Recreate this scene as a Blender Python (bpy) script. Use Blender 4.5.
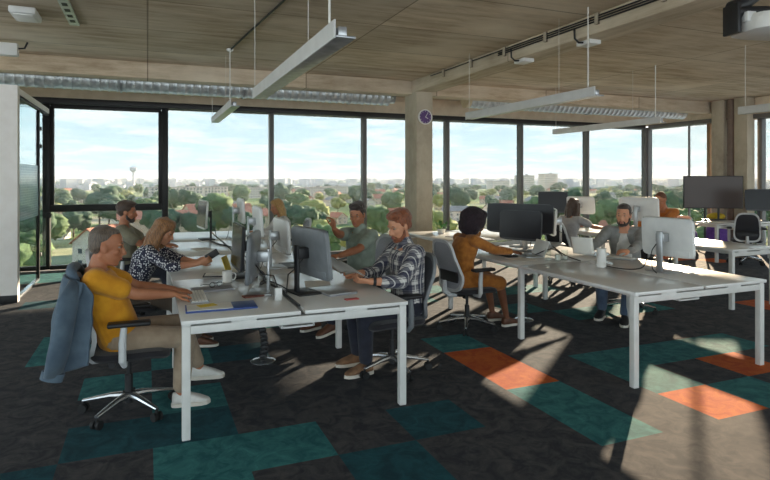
import bpy, bmesh, math, random
from mathutils import Vector, Matrix, Euler, noise
V = Vector
R = math.radians
PI = math.pi
scn = bpy.context.scene
for o in list(bpy.data.objects):
    bpy.data.objects.remove(o)
C = scn.collection

# ------------------------------------------------------------------ camera
CAM_H = 1.615
FOC = 576.0                       # focal length in pixels of a 770x480 frame
cam_d = bpy.data.cameras.new('camera')
cam_d.sensor_fit = 'HORIZONTAL'
cam_d.sensor_width = 36
cam_d.lens = 36 * FOC / 770
cam_d.shift_y = -(240 - 178) / 770
cam_d.clip_start = 0.05
cam_d.clip_end = 20000
cam = bpy.data.objects.new('camera', cam_d)
C.objects.link(cam)
cam.location = (0, 0, CAM_H)
cam.rotation_euler = (R(90), 0, R(-22.4))
scn.camera = cam

# ------------------------------------------------------------------ colour management
vs = scn.view_settings
vs.view_transform = 'Standard'
vs.look = 'None'
vs.exposure = 0.9
vs.gamma = 1.0
vs.use_curve_mapping = False
scn.cycles.use_denoising = True
scn.cycles.max_bounces = 12
scn.cycles.diffuse_bounces = 6
scn.cycles.transparent_max_bounces = 24
scn.cycles.sample_clamp_indirect = 4.0
scn.cycles.caustics_reflective = False
scn.cycles.caustics_refractive = False

# ------------------------------------------------------------------ sky
SKY_STRENGTH = 2.35
w = bpy.data.worlds.new('sky')
scn.world = w
w.use_nodes = True
nt = w.node_tree
nt.nodes.clear()
def wn(t, **k):
    n = nt.nodes.new(t)
    for a, b in k.items():
        setattr(n, a, b)
    return n
L = nt.links.new
tc = wn('ShaderNodeTexCoord')
sep = wn('ShaderNodeSeparateXYZ')
L(tc.outputs['Generated'], sep.inputs[0])
ramp = wn('ShaderNodeValToRGB')
e = ramp.color_ramp.elements
e[0].position = 0.0; e[0].color = (0.56, 0.65, 0.69, 1)
e[1].position = 0.6; e[1].color = (0.25, 0.42, 0.62, 1)
x = e.new(0.03); x.color = (0.56, 0.67, 0.70, 1)
x = e.new(0.14); x.color = (0.46, 0.60, 0.655, 1)
L(sep.outputs['Z'], ramp.inputs[0])
# clouds: noise on the direction flattened towards the horizon
add = wn('ShaderNodeMath', operation='ADD'); add.inputs[1].default_value = 0.10
L(sep.outputs['Z'], add.inputs[0])
dx = wn('ShaderNodeMath', operation='DIVIDE'); L(sep.outputs['X'], dx.inputs[0]); L(add.outputs[0], dx.inputs[1])
dy = wn('ShaderNodeMath', operation='DIVIDE'); L(sep.outputs['Y'], dy.inputs[0]); L(add.outputs[0], dy.inputs[1])
cmb = wn('ShaderNodeCombineXYZ'); L(dx.outputs[0], cmb.inputs[0]); L(dy.outputs[0], cmb.inputs[1])
nz = wn('ShaderNodeTexNoise'); nz.inputs['Scale'].default_value = 1.35; nz.inputs['Detail'].default_value = 7
nz.inputs['Roughness'].default_value = 0.6
L(cmb.outputs[0], nz.inputs['Vector'])
cr = wn('ShaderNodeValToRGB')
cr.color_ramp.elements[0].position = 0.46; cr.color_ramp.elements[0].color = (0, 0, 0, 1)
cr.color_ramp.elements[1].position = 0.60; cr.color_ramp.elements[1].color = (0.6, 0.6, 0.6, 1)
L(nz.outputs[0], cr.inputs[0])
mx = wn('ShaderNodeMix', data_type='RGBA')
mx.inputs[7].default_value = (0.80, 0.82, 0.81, 1)
L(cr.outputs[0], mx.inputs[0]); L(ramp.outputs[0], mx.inputs[6])
bg = wn('ShaderNodeBackground'); bg.inputs[1].default_value = SKY_STRENGTH
L(mx.outputs[2], bg.inputs[0])
wo = wn('ShaderNodeOutputWorld'); L(bg.outputs[0], wo.inputs[0])

# ------------------------------------------------------------------ sun (low, through the right-hand windows)
SUN_AZ, SUN_EL, SUN_STRENGTH = 50.0, 12.3, 28.0
sd = bpy.data.lights.new('sun', 'SUN')
sd.energy = SUN_STRENGTH
sd.angle = R(0.55)
sd.color = (1.0, 0.80, 0.58)
so = bpy.data.objects.new('sun', sd)
C.objects.link(so)
_dir = V((math.sin(R(SUN_AZ)) * math.cos(R(SUN_EL)), math.cos(R(SUN_AZ)) * math.cos(R(SUN_EL)), math.sin(R(SUN_EL))))
so.rotation_euler = _dir.to_track_quat('Z', 'Y').to_euler()
so.location = (30, 25, 8)

# ------------------------------------------------------------------ helpers
def srgb(r, g, b):
    f = lambda c: (c / 255 / 12.92) if c / 255 <= 0.04045 else ((c / 255 + 0.055) / 1.055) ** 2.4
    return (f(r), f(g), f(b), 1)

def mat(name, col, rough=0.6, metal=0.0, col2=None, scale=20, stretch=(1, 1, 1), bump=0.0, detail=4, sheen=0.0, spec=0.5, coat=0.0, lo=0.35, hi=0.65):
    """procedural material: two colours mixed by noise, optional bump"""
    m = bpy.data.materials.new(name)
    m.use_nodes = True
    t = m.node_tree
    b = t.nodes['Principled BSDF']
    b.inputs['Roughness'].default_value = rough
    b.inputs['Metallic'].default_value = metal
    b.inputs['Specular IOR Level'].default_value = spec
    if sheen:
        b.inputs['Sheen Weight'].default_value = sheen
        b.inputs['Sheen Roughness'].default_value = 0.5
    if coat:
        b.inputs['Coat Weight'].default_value = coat
    tcn = t.nodes.new('ShaderNodeTexCoord')
    mp = t.nodes.new('ShaderNodeMapping')
    mp.inputs['Scale'].default_value = stretch
    t.links.new(tcn.outputs['Object'], mp.inputs[0])
    n = t.nodes.new('ShaderNodeTexNoise')
    n.inputs['Scale'].default_value = scale
    n.inputs['Detail'].default_value = detail
    t.links.new(mp.outputs[0], n.inputs['Vector'])
    r = t.nodes.new('ShaderNodeValToRGB')
    c2 = col2 if col2 else tuple(min(1, c * 0.9) for c in col[:3]) + (1,)
    r.color_ramp.elements[0].position = lo; r.color_ramp.elements[0].color = c2
    r.color_ramp.elements[1].position = hi; r.color_ramp.elements[1].color = col
    t.links.new(n.outputs[0], r.inputs[0])
    t.links.new(r.outputs[0], b.inputs['Base Color'])
    if bump:
        bp = t.nodes.new('ShaderNodeBump')
        bp.inputs['Strength'].default_value = bump
        bp.inputs['Distance'].default_value = 0.01
        t.links.new(n.outputs[0], bp.inputs['Height'])
        t.links.new(bp.outputs[0], b.inputs['Normal'])
    return m

class MB:
    """collects shapes into one bmesh; build() links them as ONE mesh object"""
    def __init__(s):
        s.bm = bmesh.new()
        s.mi = 0
    def _done(s, faces, smooth=False):
        for f in faces:
            f.material_index = s.mi
            f.smooth = smooth
    def box(s, c, sz, rot=None, bev=0.0, seg=2):
        M = Matrix.Translation(V(c)) @ (rot.to_4x4() if rot else Matrix.Identity(4)) @ Matrix.Diagonal((sz[0], sz[1], sz[2], 1))
        r = bmesh.ops.create_cube(s.bm, size=1.0, matrix=M)
        fs = set(f for v in r['verts'] for f in v.link_faces)
        if bev:
            es = list(set(e for v in r['verts'] for e in v.link_edges))
            rb = bmesh.ops.bevel(s.bm, geom=es, offset=bev, segments=seg, affect='EDGES', profile=0.5)
            fs = set(rb['faces']) | set(f for f in fs if f.is_valid)
            fs |= set(f for v in rb['verts'] for f in v.link_faces)
        s._done(fs)
        return s
    def rings(s, rings, cap=True, smooth=True, closed=False):
        vs_ = [[s.bm.verts.new(p) for p in r] for r in rings]
        n = len(rings[0])
        fs = []
        rr = range(len(vs_)) if closed else range(len(vs_) - 1)
        for i in rr:
            a, b = vs_[i], vs_[(i + 1) % len(vs_)]
            for k in range(n):
                fs.append(s.bm.faces.new((a[k], a[(k + 1) % n], b[(k + 1) % n], b[k])))
        s._done(fs, smooth)
        if cap and not closed:
            c = [s.bm.faces.new(list(reversed(vs_[0]))), s.bm.faces.new(vs_[-1])]
            s._done(c, False)
        return s
    def tube(s, pts, r, n=10, cap=True, flat=1.0, up=None):
        pts = [V(p) for p in pts]
        rs = r if isinstance(r, (list, tuple)) else [r] * len(pts)
        out = []
        prev = None
        for i, p in enumerate(pts):
            a = pts[max(0, i - 1)]; b = pts[min(len(pts) - 1, i + 1)]
            t = (b - a).normalized()
            if prev is None:
                ref = V(up) if up else (V((0, 0, 1)) if abs(t.z) < 0.9 else V((1, 0, 0)))
            else:
                ref = prev
            u = (ref - t * ref.dot(t)).normalized()
            prev = u
            v = t.cross(u)
            out.append([p + (u * math.cos(q) + v * math.sin(q) * flat) * rs[i] for q in [2 * PI * k / n for k in range(n)]])
        return s.rings(out, cap)
    def cyl(s, p0, p1, r0, r1=None, n=20):
        return s.tube([p0, p1], [r0, r0 if r1 is None else r1], n)
    def lathe(s, prof, c=(0, 0, 0), n=24):
        c = V(c)
        out = [[c + V((r * math.cos(2 * PI * k / n), r * math.sin(2 * PI * k / n), z)) for k in range(n)] for r, z in prof]
        return s.rings(out)
    def ell(s, c, rad, rot=None, sub=2, nz_=0.0, nscale=1.0, seed=0.0):
        M = Matrix.Translation(V(c)) @ (rot.to_4x4() if rot else Matrix.Identity(4)) @ Matrix.Diagonal((rad[0], rad[1], rad[2], 1))
        r = bmesh.ops.create_icosphere(s.bm, subdivisions=sub, radius=1.0, matrix=M)
        if nz_:
            cc = V(c)
            for v in r['verts']:
                v.co = cc + (v.co - cc) * (1 + nz_ * noise.noise((v.co - cc) * nscale + V((seed, seed * 1.7, seed * 0.3))))
        s._done(set(f for v in r['verts'] for f in v.link_faces), True)
        return s
    def poly(s, pts, th=None):
        """polygon, extruded by vector th when given"""
        a = [s.bm.verts.new(p) for p in pts]
        fs = [s.bm.faces.new(a)]
        if th is not None:
            th = V(th)
            b = [s.bm.verts.new(V(p) + th) for p in pts]
            fs.append(s.bm.faces.new(list(reversed(b))))
            n = len(a)
            for k in range(n):
                fs.append(s.bm.faces.new((a[(k + 1) % n], a[k], b[k], b[(k + 1) % n])))
        s._done(fs)
        return s
    def grid(s, fn, nu, nv, th=None, smooth=True):
        """sheet fn(u,v); solid when th (a function giving an offset vector) is given"""
        def sheet(off):
            return [[s.bm.verts.new(V(fn(i / nu, j / nv)) + (V(off(i / nu, j / nv)) if off else V((0, 0, 0)))) for j in range(nv + 1)] for i in range(nu + 1)]
        A = sheet(None)
        fs = [s.bm.faces.new((A[i][j], A[i + 1][j], A[i + 1][j + 1], A[i][j + 1])) for i in range(nu) for j in range(nv)]
        if th:
            B = sheet(th)
            fs += [s.bm.faces.new((B[i][j + 1], B[i + 1][j + 1], B[i + 1][j], B[i][j])) for i in range(nu) for j in range(nv)]
            for i in range(nu):
                fs.append(s.bm.faces.new((A[i + 1][0], A[i][0], B[i][0], B[i + 1][0])))
                fs.append(s.bm.faces.new((A[i][nv], A[i + 1][nv], B[i + 1][nv], B[i][nv])))
            for j in range(nv):
                fs.append(s.bm.faces.new((A[0][j], A[0][j + 1], B[0][j + 1], B[0][j])))
                fs.append(s.bm.faces.new((A[nu][j + 1], A[nu][j], B[nu][j], B[nu][j + 1])))
        s._done(fs, smooth)
        return s
    def build(s, name, mats, parent=None, loc=None, rotz=None, recalc=True, sharp=35):
        if recalc:
            bmesh.ops.recalc_face_normals(s.bm, faces=s.bm.faces)
        me = bpy.data.meshes.new(name)
        s.bm.to_mesh(me)
        s.bm.free()
        for m in (mats if isinstance(mats, (list, tuple)) else [mats]):
            me.materials.append(m)
        if sharp:
            me.set_sharp_from_angle(angle=R(sharp))
        o = bpy.data.objects.new(name, me)
        C.objects.link(o)
        if parent:
            o.parent = parent
        if loc is not None:
            o.location = loc
        if rotz is not None:
            o.rotation_euler = (0, 0, rotz)
        return o

def thing(name, label, cat, loc=(0, 0, 0), rotz=0.0, group=None):
    o = bpy.data.objects.new(name, None)
    C.objects.link(o)
    o.empty_display_size = 0.1
    o.location = loc
    o.rotation_euler = (0, 0, rotz)
    return tag(o, label, cat, group)

def tag(o, label, cat, group=None, kind=None):
    o['label'] = label
    o['category'] = cat
    if group:
        o['group'] = group
    if kind:
        o['kind'] = kind
    return o

def structure(o, label=None):
    o['kind'] = 'structure'
    if label:
        o['label'] = label
    return o

def dup(root, loc, rotz, label, group=None):
    r = root.copy(); C.objects.link(r)
    r.location = loc; r.rotation_euler = (0, 0, rotz); r['label'] = label
    if group:
        r['group'] = group
    for ch in list(root.children):
        c = ch.copy(); C.objects.link(c); c.parent = r
        for g in list(ch.children):
            d = g.copy(); C.objects.link(d); d.parent = c
    return r

def sq_ring(cx, cy, z, rx, ry, p=4.0, n=28):
    """superellipse ring in a horizontal plane"""
    out = []
    for k in range(n):
        q = 2 * PI * k / n
        cc, ss = math.cos(q), math.sin(q)
        out.append(V((cx + rx * math.copysign(abs(cc) ** (2 / p), cc), cy + ry * math.copysign(abs(ss) ** (2 / p), ss), z)))
    return out

# ------------------------------------------------------------------ materials
M = {}
M['white'] = mat('white_paint', srgb(222, 220, 216), 0.55, col2=srgb(214, 212, 208), scale=6)
M['wall'] = mat('wall_plaster', srgb(240, 234, 229), 0.85, col2=srgb(235, 228, 222), scale=9, bump=0.05)
M['desk'] = mat('desk_white_laminate', srgb(228, 227, 225), 0.2, col2=srgb(221, 220, 218), scale=3)
M['desk_metal'] = mat('desk_powder_coat', srgb(216, 215, 212), 0.45, col2=srgb(208, 207, 204), scale=12)
M['black_metal'] = mat('black_anodised', srgb(36, 33, 33), 0.45, 0.3, col2=srgb(30, 27, 27), scale=8)
M['mullion'] = mat('grey_brown_mullion', srgb(112, 110, 108), 0.45, 0.2, col2=srgb(102, 100, 98), scale=5)
M['black'] = mat('black_plastic', srgb(30, 30, 33), 0.5, col2=srgb(24, 24, 27), scale=30)
M['dark'] = mat('dark_grey_plastic', srgb(58, 60, 64), 0.45, col2=srgb(50, 52, 56), scale=30)
M['screen'] = mat('monitor_screen', srgb(46, 46, 50), 0.25, col2=srgb(40, 40, 44), scale=2, spec=0.2)
M['silver'] = mat('brushed_silver', srgb(178, 180, 182), 0.32, 0.75, col2=srgb(164, 166, 168), scale=30, stretch=(1, 1, 12))
M['alu'] = mat('polished_aluminium', srgb(205, 207, 210), 0.22, 0.9, col2=srgb(190, 192, 195), scale=18)
M['monwhite'] = mat('monitor_shell_white', srgb(222, 222, 220), 0.4, col2=srgb(214, 214, 213), scale=10)
M['mongrey'] = mat('monitor_shell_grey', srgb(120, 124, 128), 0.38, col2=srgb(108, 112, 116), scale=10)
M['galv'] = mat('galvanised_steel', srgb(206, 208, 208), 0.35, 0.55, col2=srgb(170, 174, 176), scale=14, detail=6)
M['chairgrey'] = mat('chair_frame_grey', srgb(206, 207, 208), 0.45, col2=srgb(196, 198, 200), scale=15)
M['meshdark'] = mat('dark_mesh_fabric', srgb(48, 48, 54), 0.8, col2=srgb(36, 36, 42), scale=220, detail=1)
M['meshlight'] = mat('pale_mesh_fabric', srgb(178, 180, 188), 0.8, col2=srgb(150, 152, 160), scale=220, detail=1)
M['seatblack'] = mat('seat_fabric', srgb(36, 34, 40), 0.9, col2=srgb(26, 25, 30), scale=180, detail=2, sheen=0.2)
M['paper'] = mat('paper', srgb(236, 234, 228), 0.8, col2=srgb(228, 226, 220), scale=8)
M['rubber'] = mat('rubber_black', srgb(24, 24, 25), 0.7, col2=srgb(18, 18, 19), scale=20)
M['cord'] = mat('white_cord', srgb(225, 222, 215), 0.6, scale=20)
M['denim'] = mat('blue_denim', srgb(92, 109, 124), 0.9, col2=srgb(72, 88, 104), scale=9, bump=0.08, sheen=0.1)
M['meshgrey'] = mat('grey_mesh_fabric', srgb(104, 106, 112), 0.8, col2=srgb(86, 88, 94), scale=220, detail=1)
def concrete(name, base, dark, light, board=0.28, seam=(2.5, 1.25), along='X', strength=0.25):
    """board-marked concrete: stretched noise streaks, blotches, panel seams"""
    m = bpy.data.materials.new(name)
    m.use_nodes = True
    t = m.node_tree; lk = t.links.new
    b = t.nodes['Principled BSDF']; b.inputs['Roughness'].default_value = 0.85
    tcn = t.nodes.new('ShaderNodeTexCoord')
    mp = t.nodes.new('ShaderNodeMapping')
    mp.inputs['Scale'].default_value = {'X': (0.5, 3.2, 3), 'Y': (4.5, 0.35, 3), 'Z': (6, 6, 0.7), 'O': (2, 2, 1.4)}[along]
    lk(tcn.outputs['Object'], mp.inputs[0])
    n1 = t.nodes.new('ShaderNodeTexNoise'); n1.inputs['Scale'].default_value = 2.2; n1.inputs['Detail'].default_value = 10; n1.inputs['Roughness'].default_value = 0.72
    lk(mp.outputs[0], n1.inputs['Vector'])
    n2 = t.nodes.new('ShaderNodeTexNoise'); n2.inputs['Scale'].default_value = 0.9; n2.inputs['Detail'].default_value = 6
    lk(tcn.outputs['Object'], n2.inputs['Vector'])
    r1 = t.nodes.new('ShaderNodeValToRGB')
    r1.color_ramp.elements[0].position = 0.36; r1.color_ramp.elements[0].color = dark
    r1.color_ramp.elements[1].position = 0.62; r1.color_ramp.elements[1].color = base
    lk(n1.outputs[0], r1.inputs[0])
    r2 = t.nodes.new('ShaderNodeValToRGB')
    r2.color_ramp.elements[0].position = 0.45; r2.color_ramp.elements[0].color = (0, 0, 0, 1)
    r2.color_ramp.elements[1].position = 0.75; r2.color_ramp.elements[1].color = (1, 1, 1, 1)
    lk(n2.outputs[0], r2.inputs[0])
    mx_ = t.nodes.new('ShaderNodeMix'); mx_.data_type = 'RGBA'
    mx_.inputs[7].default_value = light
    lk(r2.outputs[0], mx_.inputs[0]); lk(r1.outputs[0], mx_.inputs[6])
    br = t.nodes.new('ShaderNodeTexBrick')
    br.offset = 0.0
    br.inputs['Scale'].default_value = 1.0
    br.inputs['Mortar Size'].default_value = 0.009
    br.inputs['Brick Width'].default_value = seam[0]; br.inputs['Row Height'].default_value = seam[1]
    br.inputs['Color1'].default_value = (1, 1, 1, 1); br.inputs['Color2'].default_value = (0.80, 0.80, 0.80, 1)
    br.inputs['Mortar'].default_value = (0.42, 0.40, 0.38, 1)
    lk(tcn.outputs['Object'], br.inputs['Vector'])
    mul = t.nodes.new('ShaderNodeMix'); mul.data_type = 'RGBA'; mul.blend_type = 'MULTIPLY'; mul.inputs[0].default_value = 1.0
    lk(mx_.outputs[2], mul.inputs[6]); lk(br.outputs[0], mul.inputs[7])
    lk(mul.outputs[2], b.inputs['Base Color'])
    bp = t.nodes.new('ShaderNodeBump'); bp.inputs['Strength'].default_value = strength; bp.inputs['Distance'].default_value = 0.02
    lk(n1.outputs[0], bp.inputs['Height']); lk(bp.outputs[0], b.inputs['Normal'])
    return m

def carpet(name, c1, c2):
    m = bpy.data.materials.new(name)
    m.use_nodes = True
    t = m.node_tree; lk = t.links.new
    b = t.nodes['Principled BSDF']; b.inputs['Roughness'].default_value = 0.95
    b.inputs['Specular IOR Level'].default_value = 0.15
    b.inputs['Sheen Weight'].default_value = 0.03; b.inputs['Sheen Roughness'].default_value = 0.6
    tcn = t.nodes.new('ShaderNodeTexCoord')
    n1 = t.nodes.new('ShaderNodeTexNoise'); n1.inputs['Scale'].default_value = 7; n1.inputs['Detail'].default_value = 8; n1.inputs['Roughness'].default_value = 0.7; n1.inputs['Distortion'].default_value = 1.2
    n2 = t.nodes.new('ShaderNodeTexNoise'); n2.inputs['Scale'].default_value = 240; n2.inputs['Detail'].default_value = 2
    lk(tcn.outputs['Object'], n1.inputs['Vector']); lk(tcn.outputs['Object'], n2.inputs['Vector'])
    r1 = t.nodes.new('ShaderNodeValToRGB')
    r1.color_ramp.elements[0].position = 0.40; r1.color_ramp.elements[0].color = c1
    r1.color_ramp.elements[1].position = 0.68; r1.color_ramp.elements[1].color = c2
    lk(n1.outputs[0], r1.inputs[0])
    r2 = t.nodes.new('ShaderNodeValToRGB')
    r2.color_ramp.elements[0].position = 0.3; r2.color_ramp.elements[0].color = (0.72, 0.72, 0.72, 1)
    r2.color_ramp.elements[1].position = 0.7; r2.color_ramp.elements[1].color = (1.15, 1.15, 1.15, 1)
    lk(n2.outputs[0], r2.inputs[0])
    mul = t.nodes.new('ShaderNodeMix'); mul.data_type = 'RGBA'; mul.blend_type = 'MULTIPLY'; mul.inputs[0].default_value = 1.0
    lk(r1.outputs[0], mul.inputs[6]); lk(r2.outputs[0], mul.inputs[7])
    lk(mul.outputs[2], b.inputs['Base Color'])
    bp = t.nodes.new('ShaderNodeBump'); bp.inputs['Strength'].default_value = 0.5; bp.inputs['Distance'].default_value = 0.004
    lk(n2.outputs[0], bp.inputs['Height']); lk(bp.outputs[0], b.inputs['Normal'])
    return m

def glass(name, tint, gloss=0.05):
    m = bpy.data.materials.new(name)
    m.use_nodes = True
    t = m.node_tree; t.nodes.clear(); lk = t.links.new
    tr = t.nodes.new('ShaderNodeBsdfTransparent'); tr.inputs[0].default_value = tint
    gl = t.nodes.new('ShaderNodeBsdfGlossy'); gl.inputs['Roughness'].default_value = 0.0; gl.inputs[0].default_value = (1, 1, 1, 1)
    lw = t.nodes.new('ShaderNodeFresnel'); lw.inputs[0].default_value = 1.18
    mxs = t.nodes.new('ShaderNodeMixShader')
    geo = t.nodes.new('ShaderNodeNewGeometry')
    front = t.nodes.new('ShaderNodeMath'); front.operation = 'SUBTRACT'; front.inputs[0].default_value = 1.0
    lk(geo.outputs['Backfacing'], front.inputs[1])
    mulf = t.nodes.new('ShaderNodeMath'); mulf.operation = 'MULTIPLY'
    lk(lw.outputs[0], mulf.inputs[0]); lk(front.outputs[0], mulf.inputs[1])
    lk(mulf.outputs[0], mxs.inputs[0]); lk(tr.outputs[0], mxs.inputs[1]); lk(gl.outputs[0], mxs.inputs[2])
    o = t.nodes.new('ShaderNodeOutputMaterial'); lk(mxs.outputs[0], o.inputs[0])
    return m

M['ceiling'] = concrete('board_marked_concrete', srgb(216, 196, 170), srgb(172, 150, 124), srgb(226, 210, 188), along='X', seam=(2.45, 1.22))
M['conc'] = concrete('fair_faced_concrete', srgb(184, 172, 152), srgb(162, 149, 130), srgb(196, 184, 164), along='O', seam=(9.0, 7.0), strength=0.08)
M['beam'] = concrete('beam_concrete', srgb(210, 194, 170), srgb(170, 152, 128), srgb(222, 208, 186), along='Y', seam=(60, 3.2), strength=0.2)
M['soffit'] = mat('warm_plaster', srgb(226, 208, 184), 0.85, col2=srgb(214, 194, 168), scale=5)
M['glass_main'] = glass('solar_glass', (0.565, 0.58, 0.585, 1))
M['glass_side'] = glass('clear_glass', (0.585, 0.58, 0.565, 1))
M['glass_in'] = glass('partition_glass', (0.90, 0.95, 0.94, 1))

# ------------------------------------------------------------------ floor: 0.5 m carpet tiles in three colours
CX0, CY0, CS = 0.03, 0.21, 0.5
carp_cols = [carpet('carpet_charcoal', srgb(42, 45, 52), srgb(84, 81, 82)),
             carpet('carpet_teal', srgb(24, 92, 97), srgb(64, 134, 133)),
             carpet('carpet_teal_dark', srgb(8, 58, 70), srgb(26, 88, 97)),
             carpet('carpet_orange', srgb(176, 72, 14), srgb(206, 108, 30))]
tiles = {}
for i, j in [(0,4),(0,5),(0,6),(1,6),(-1,9),(-2,11),(-2,12),(0,8),(5,5),(5,6),(5,9),(7,7),(7,6),(8,7),(9,7),(10,7),(8,5),
             (9,10),(10,10),(0,10),(2,12),(3,13),(6,14),(7,14),(8,11),(15,12),(14,12),(5,16),(6,16),(3,17),
             (-2,6),(9,13),(10,13),(14,15),(15,15),(17,16),(2,19),(12,17),(16,12),(11,10),(6,13),(16,18),(17,18)]:
    tiles[(i, j)] = 1
for i in range(-8, 3):
    for j in (20, 21):
        tiles[(i, j)] = 1
for i, j in [(-2,6),(-1,7),(0,7),(3,6),(2,5),(2,4),(1,10),(-3,16)]:
    tiles[(i, j)] = 2
for i, j in [(5,7),(5,8),(7,5),(9,6),(14,9),(4,19),(19,16),(18,17),(19,17),(20,15)]:
    tiles[(i, j)] = 3
fb = MB()
X0i, X1i, Y0i, Y1i = -15, 24, -11, 22
gx = [CX0 + CS * i for i in range(X0i, X1i)] + [12.35]
gy = [CY0 + CS * j for j in range(Y0i, Y1i + 1)] + [11.65]
gv = [[fb.bm.verts.new((x, y, 0)) for y in gy] for x in gx]
for a in range(len(gx) - 1):
    for b in range(len(gy) - 1):
        f = fb.bm.faces.new((gv[a][b], gv[a + 1][b], gv[a + 1][b + 1], gv[a][b + 1]))
        f.material_index = tiles.get((a + X0i, b + Y0i), 0)
structure(fb.build('floor', carp_cols, recalc=False, sharp=0))
XL, XR, YB, YF = gx[0], 12.3, gy[0], 11.5
CEIL = 3.36
# slab edge below the floor, roof slab above the ceiling
structure(MB().box(((XL + XR) / 2, (YB + YF) / 2, -0.2), (XR - XL + 0.3, YF - YB + 0.4, 0.36)).build('trim_1', M['conc']))
structure(MB().box(((XL + XR) / 2, (YB + YF) / 2, CEIL + 0.18), (XR - XL + 0.6, YF - YB + 0.6, 0.36)).build('ceiling', M['ceiling']))
structure(MB().box(((XL + XR) / 2, 9.55, (3.12 + CEIL) / 2), (XR - XL, 0.30, CEIL - 3.12)).build('trim_2', M['ceiling']))
structure(MB().box((4.57, (YB + 9.4) / 2, (3.15 + CEIL) / 2), (0.36, 9.4 - YB, CEIL - 3.15 + 0.004), bev=0.012).build('trim_3', M['beam']))
structure(MB().box((4.56, 9.46, 1.58), (0.32, 0.50, 3.16), bev=0.012).build('column_1', M['conc']))

# ------------------------------------------------------------------ main glazed facade (y = 11.5)
WT, WB = 2.90, 0.09
structure(MB().box(((XL + XR) / 2, 11.50, (2.99 + CEIL) / 2), (XR - XL, 0.20, CEIL - 2.99 + 0.02)).build('wall_back', M['soffit']))
structure(MB().box(((XL + XR) / 2 - 0.1, 11.34, 2.945), (XR - XL - 0.4, 0.12, 0.10), bev=0.01).build('trim_4', M['black_metal']))
mxs = [-7.5, -5.55, -3.60, -1.62, 0.30, 2.28, 4.25, 6.24, 8.23, 10.22, 12.22]
for k in range(len(mxs) - 1):
    a, b = mxs[k], mxs[k + 1]
    dark = k < 5
    m = M['black_metal'] if dark else M['mullion']
    wf = MB()
    mw = 0.11 if k in (3, 4) else 0.085
    wf.box((a, 11.5, (WT + 0.02) / 2 + 0.03), (mw, 0.16, WT + 0.02), bev=0.006)
    wf.box(((a + b) / 2, 11.5, WT + 0.01), (b - a - mw, 0.10, 0.045), bev=0.005)
    wf.box(((a + b) / 2, 11.5, 0.055), (b - a - mw, 0.12, 0.07), bev=0.005)
    if k == 3:
        wf.box(((a + b) / 2, 11.49, 1.085), (b - a - mw, 0.13, 0.12), bev=0.008)
        for xx in (a + 0.085, b - 0.085):
            wf.box((xx, 11.48, 2.0), (0.06, 0.1, 1.72), bev=0.006)
        wf.box(((a + b) / 2, 11.48, 2.86), (b - a - 0.14, 0.1, 0.06), bev=0.006)
    if k == len(mxs) - 2:
        wf.box((b, 11.5, (WT + 0.02) / 2 + 0.03), (0.13, 0.16, WT + 0.02), bev=0.006)
    wo_ = structure(wf.build('window_%d' % (k + 1), m))
    pane = MB().box(((a + b) / 2, 11.52, (WT + WB) / 2), (b - a - mw + 0.01, 0.012, WT - WB + 0.01)).build('glass_pane', M['glass_main'], wo_)
    if k == 3:
        hd = MB(); hd.box(((a + b) / 2, 11.41, 1.13), (0.10, 0.03, 0.03), bev=0.006); hd.box(((a + b) / 2 + 0.05, 11.385, 1.13), (0.14, 0.02, 0.022), bev=0.005)
        hd.build('window_handle', M['black'], wo_)

# ------------------------------------------------------------------ right-hand glazed facade (x = 12.25)
structure(MB().box((12.28, (YB + YF) / 2, (2.99 + CEIL) / 2), (0.20, YF - YB - 0.2, CEIL - 2.99 + 0.02)).build('wall_right', M['soffit']))
structure(MB().box((12.14, (YB + YF) / 2, 2.945), (0.10, YF - YB - 0.4, 0.10), bev=0.01).build('trim_5', M['mullion']))
mys = [11.43, 10.20, 9.62, 8.40, 6.90, 5.2, 3.4, 1.6, -0.2, -2.0, -3.8, -5.25]
M['tan_metal'] = mat('tan_mullion', srgb(150, 124, 98), 0.45, 0.3, col2=srgb(140, 114, 90), scale=6)
for k in range(len(mys) - 1):
    a, b = mys[k], mys[k + 1]
    wf = MB()
    mw = 0.035 if k == 1 else 0.10
    wf.box((12.26, a, WT / 2 + 0.04), (0.05 if k == 1 else 0.14, mw, WT), bev=0.006)
    wf.box((12.26, (a + b) / 2, WT + 0.01), (0.10, a - b - mw, 0.045), bev=0.005)
    wf.box((12.26, (a + b) / 2, 0.055), (0.12, a - b - mw, 0.07), bev=0.005)
    wo_ = structure(wf.build('window_%d' % (len(mxs) + k), M['tan_metal'] if k == 2 else M['mullion']))
    MB().box((12.28, (a + b) / 2, (WT + WB) / 2), (0.012, a - b - mw + 0.01, WT - WB + 0.01)).build('glass_pane', M['glass_side'], wo_)
# twin concrete piers with a rain pipe between them
structure(MB().box((12.02, 9.17, CEIL / 2), (0.24, 0.30, CEIL), bev=0.01).build('column_2', M['conc']))
structure(MB().box((12.02, 8.62, CEIL / 2), (0.24, 0.30, CEIL), bev=0.01).build('column_3', M['conc']))
M['pipe'] = mat('brown_pipe_paint', srgb(120, 98, 86), 0.5, col2=srgb(108, 88, 78), scale=9)
pp = MB(); pp.cyl((11.99, 8.89, 0), (11.99, 8.89, CEIL), 0.09)
for z in (0.9, 2.1, 2.9):
    pp.cyl((11.99, 8.89, z), (11.99, 8.89, z + 0.05), 0.1)
tag(pp.build('drain_pipe', M['pipe']), 'brown vertical drain pipe running between the two concrete piers', 'pipe')

# unseen slab added above the main facade to keep sun off the front floor
structure(MB().box((3.1, 15.3, 3.88), (22.2, 7.6, 0.34)).build('shade_slab', M['conc']))

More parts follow.
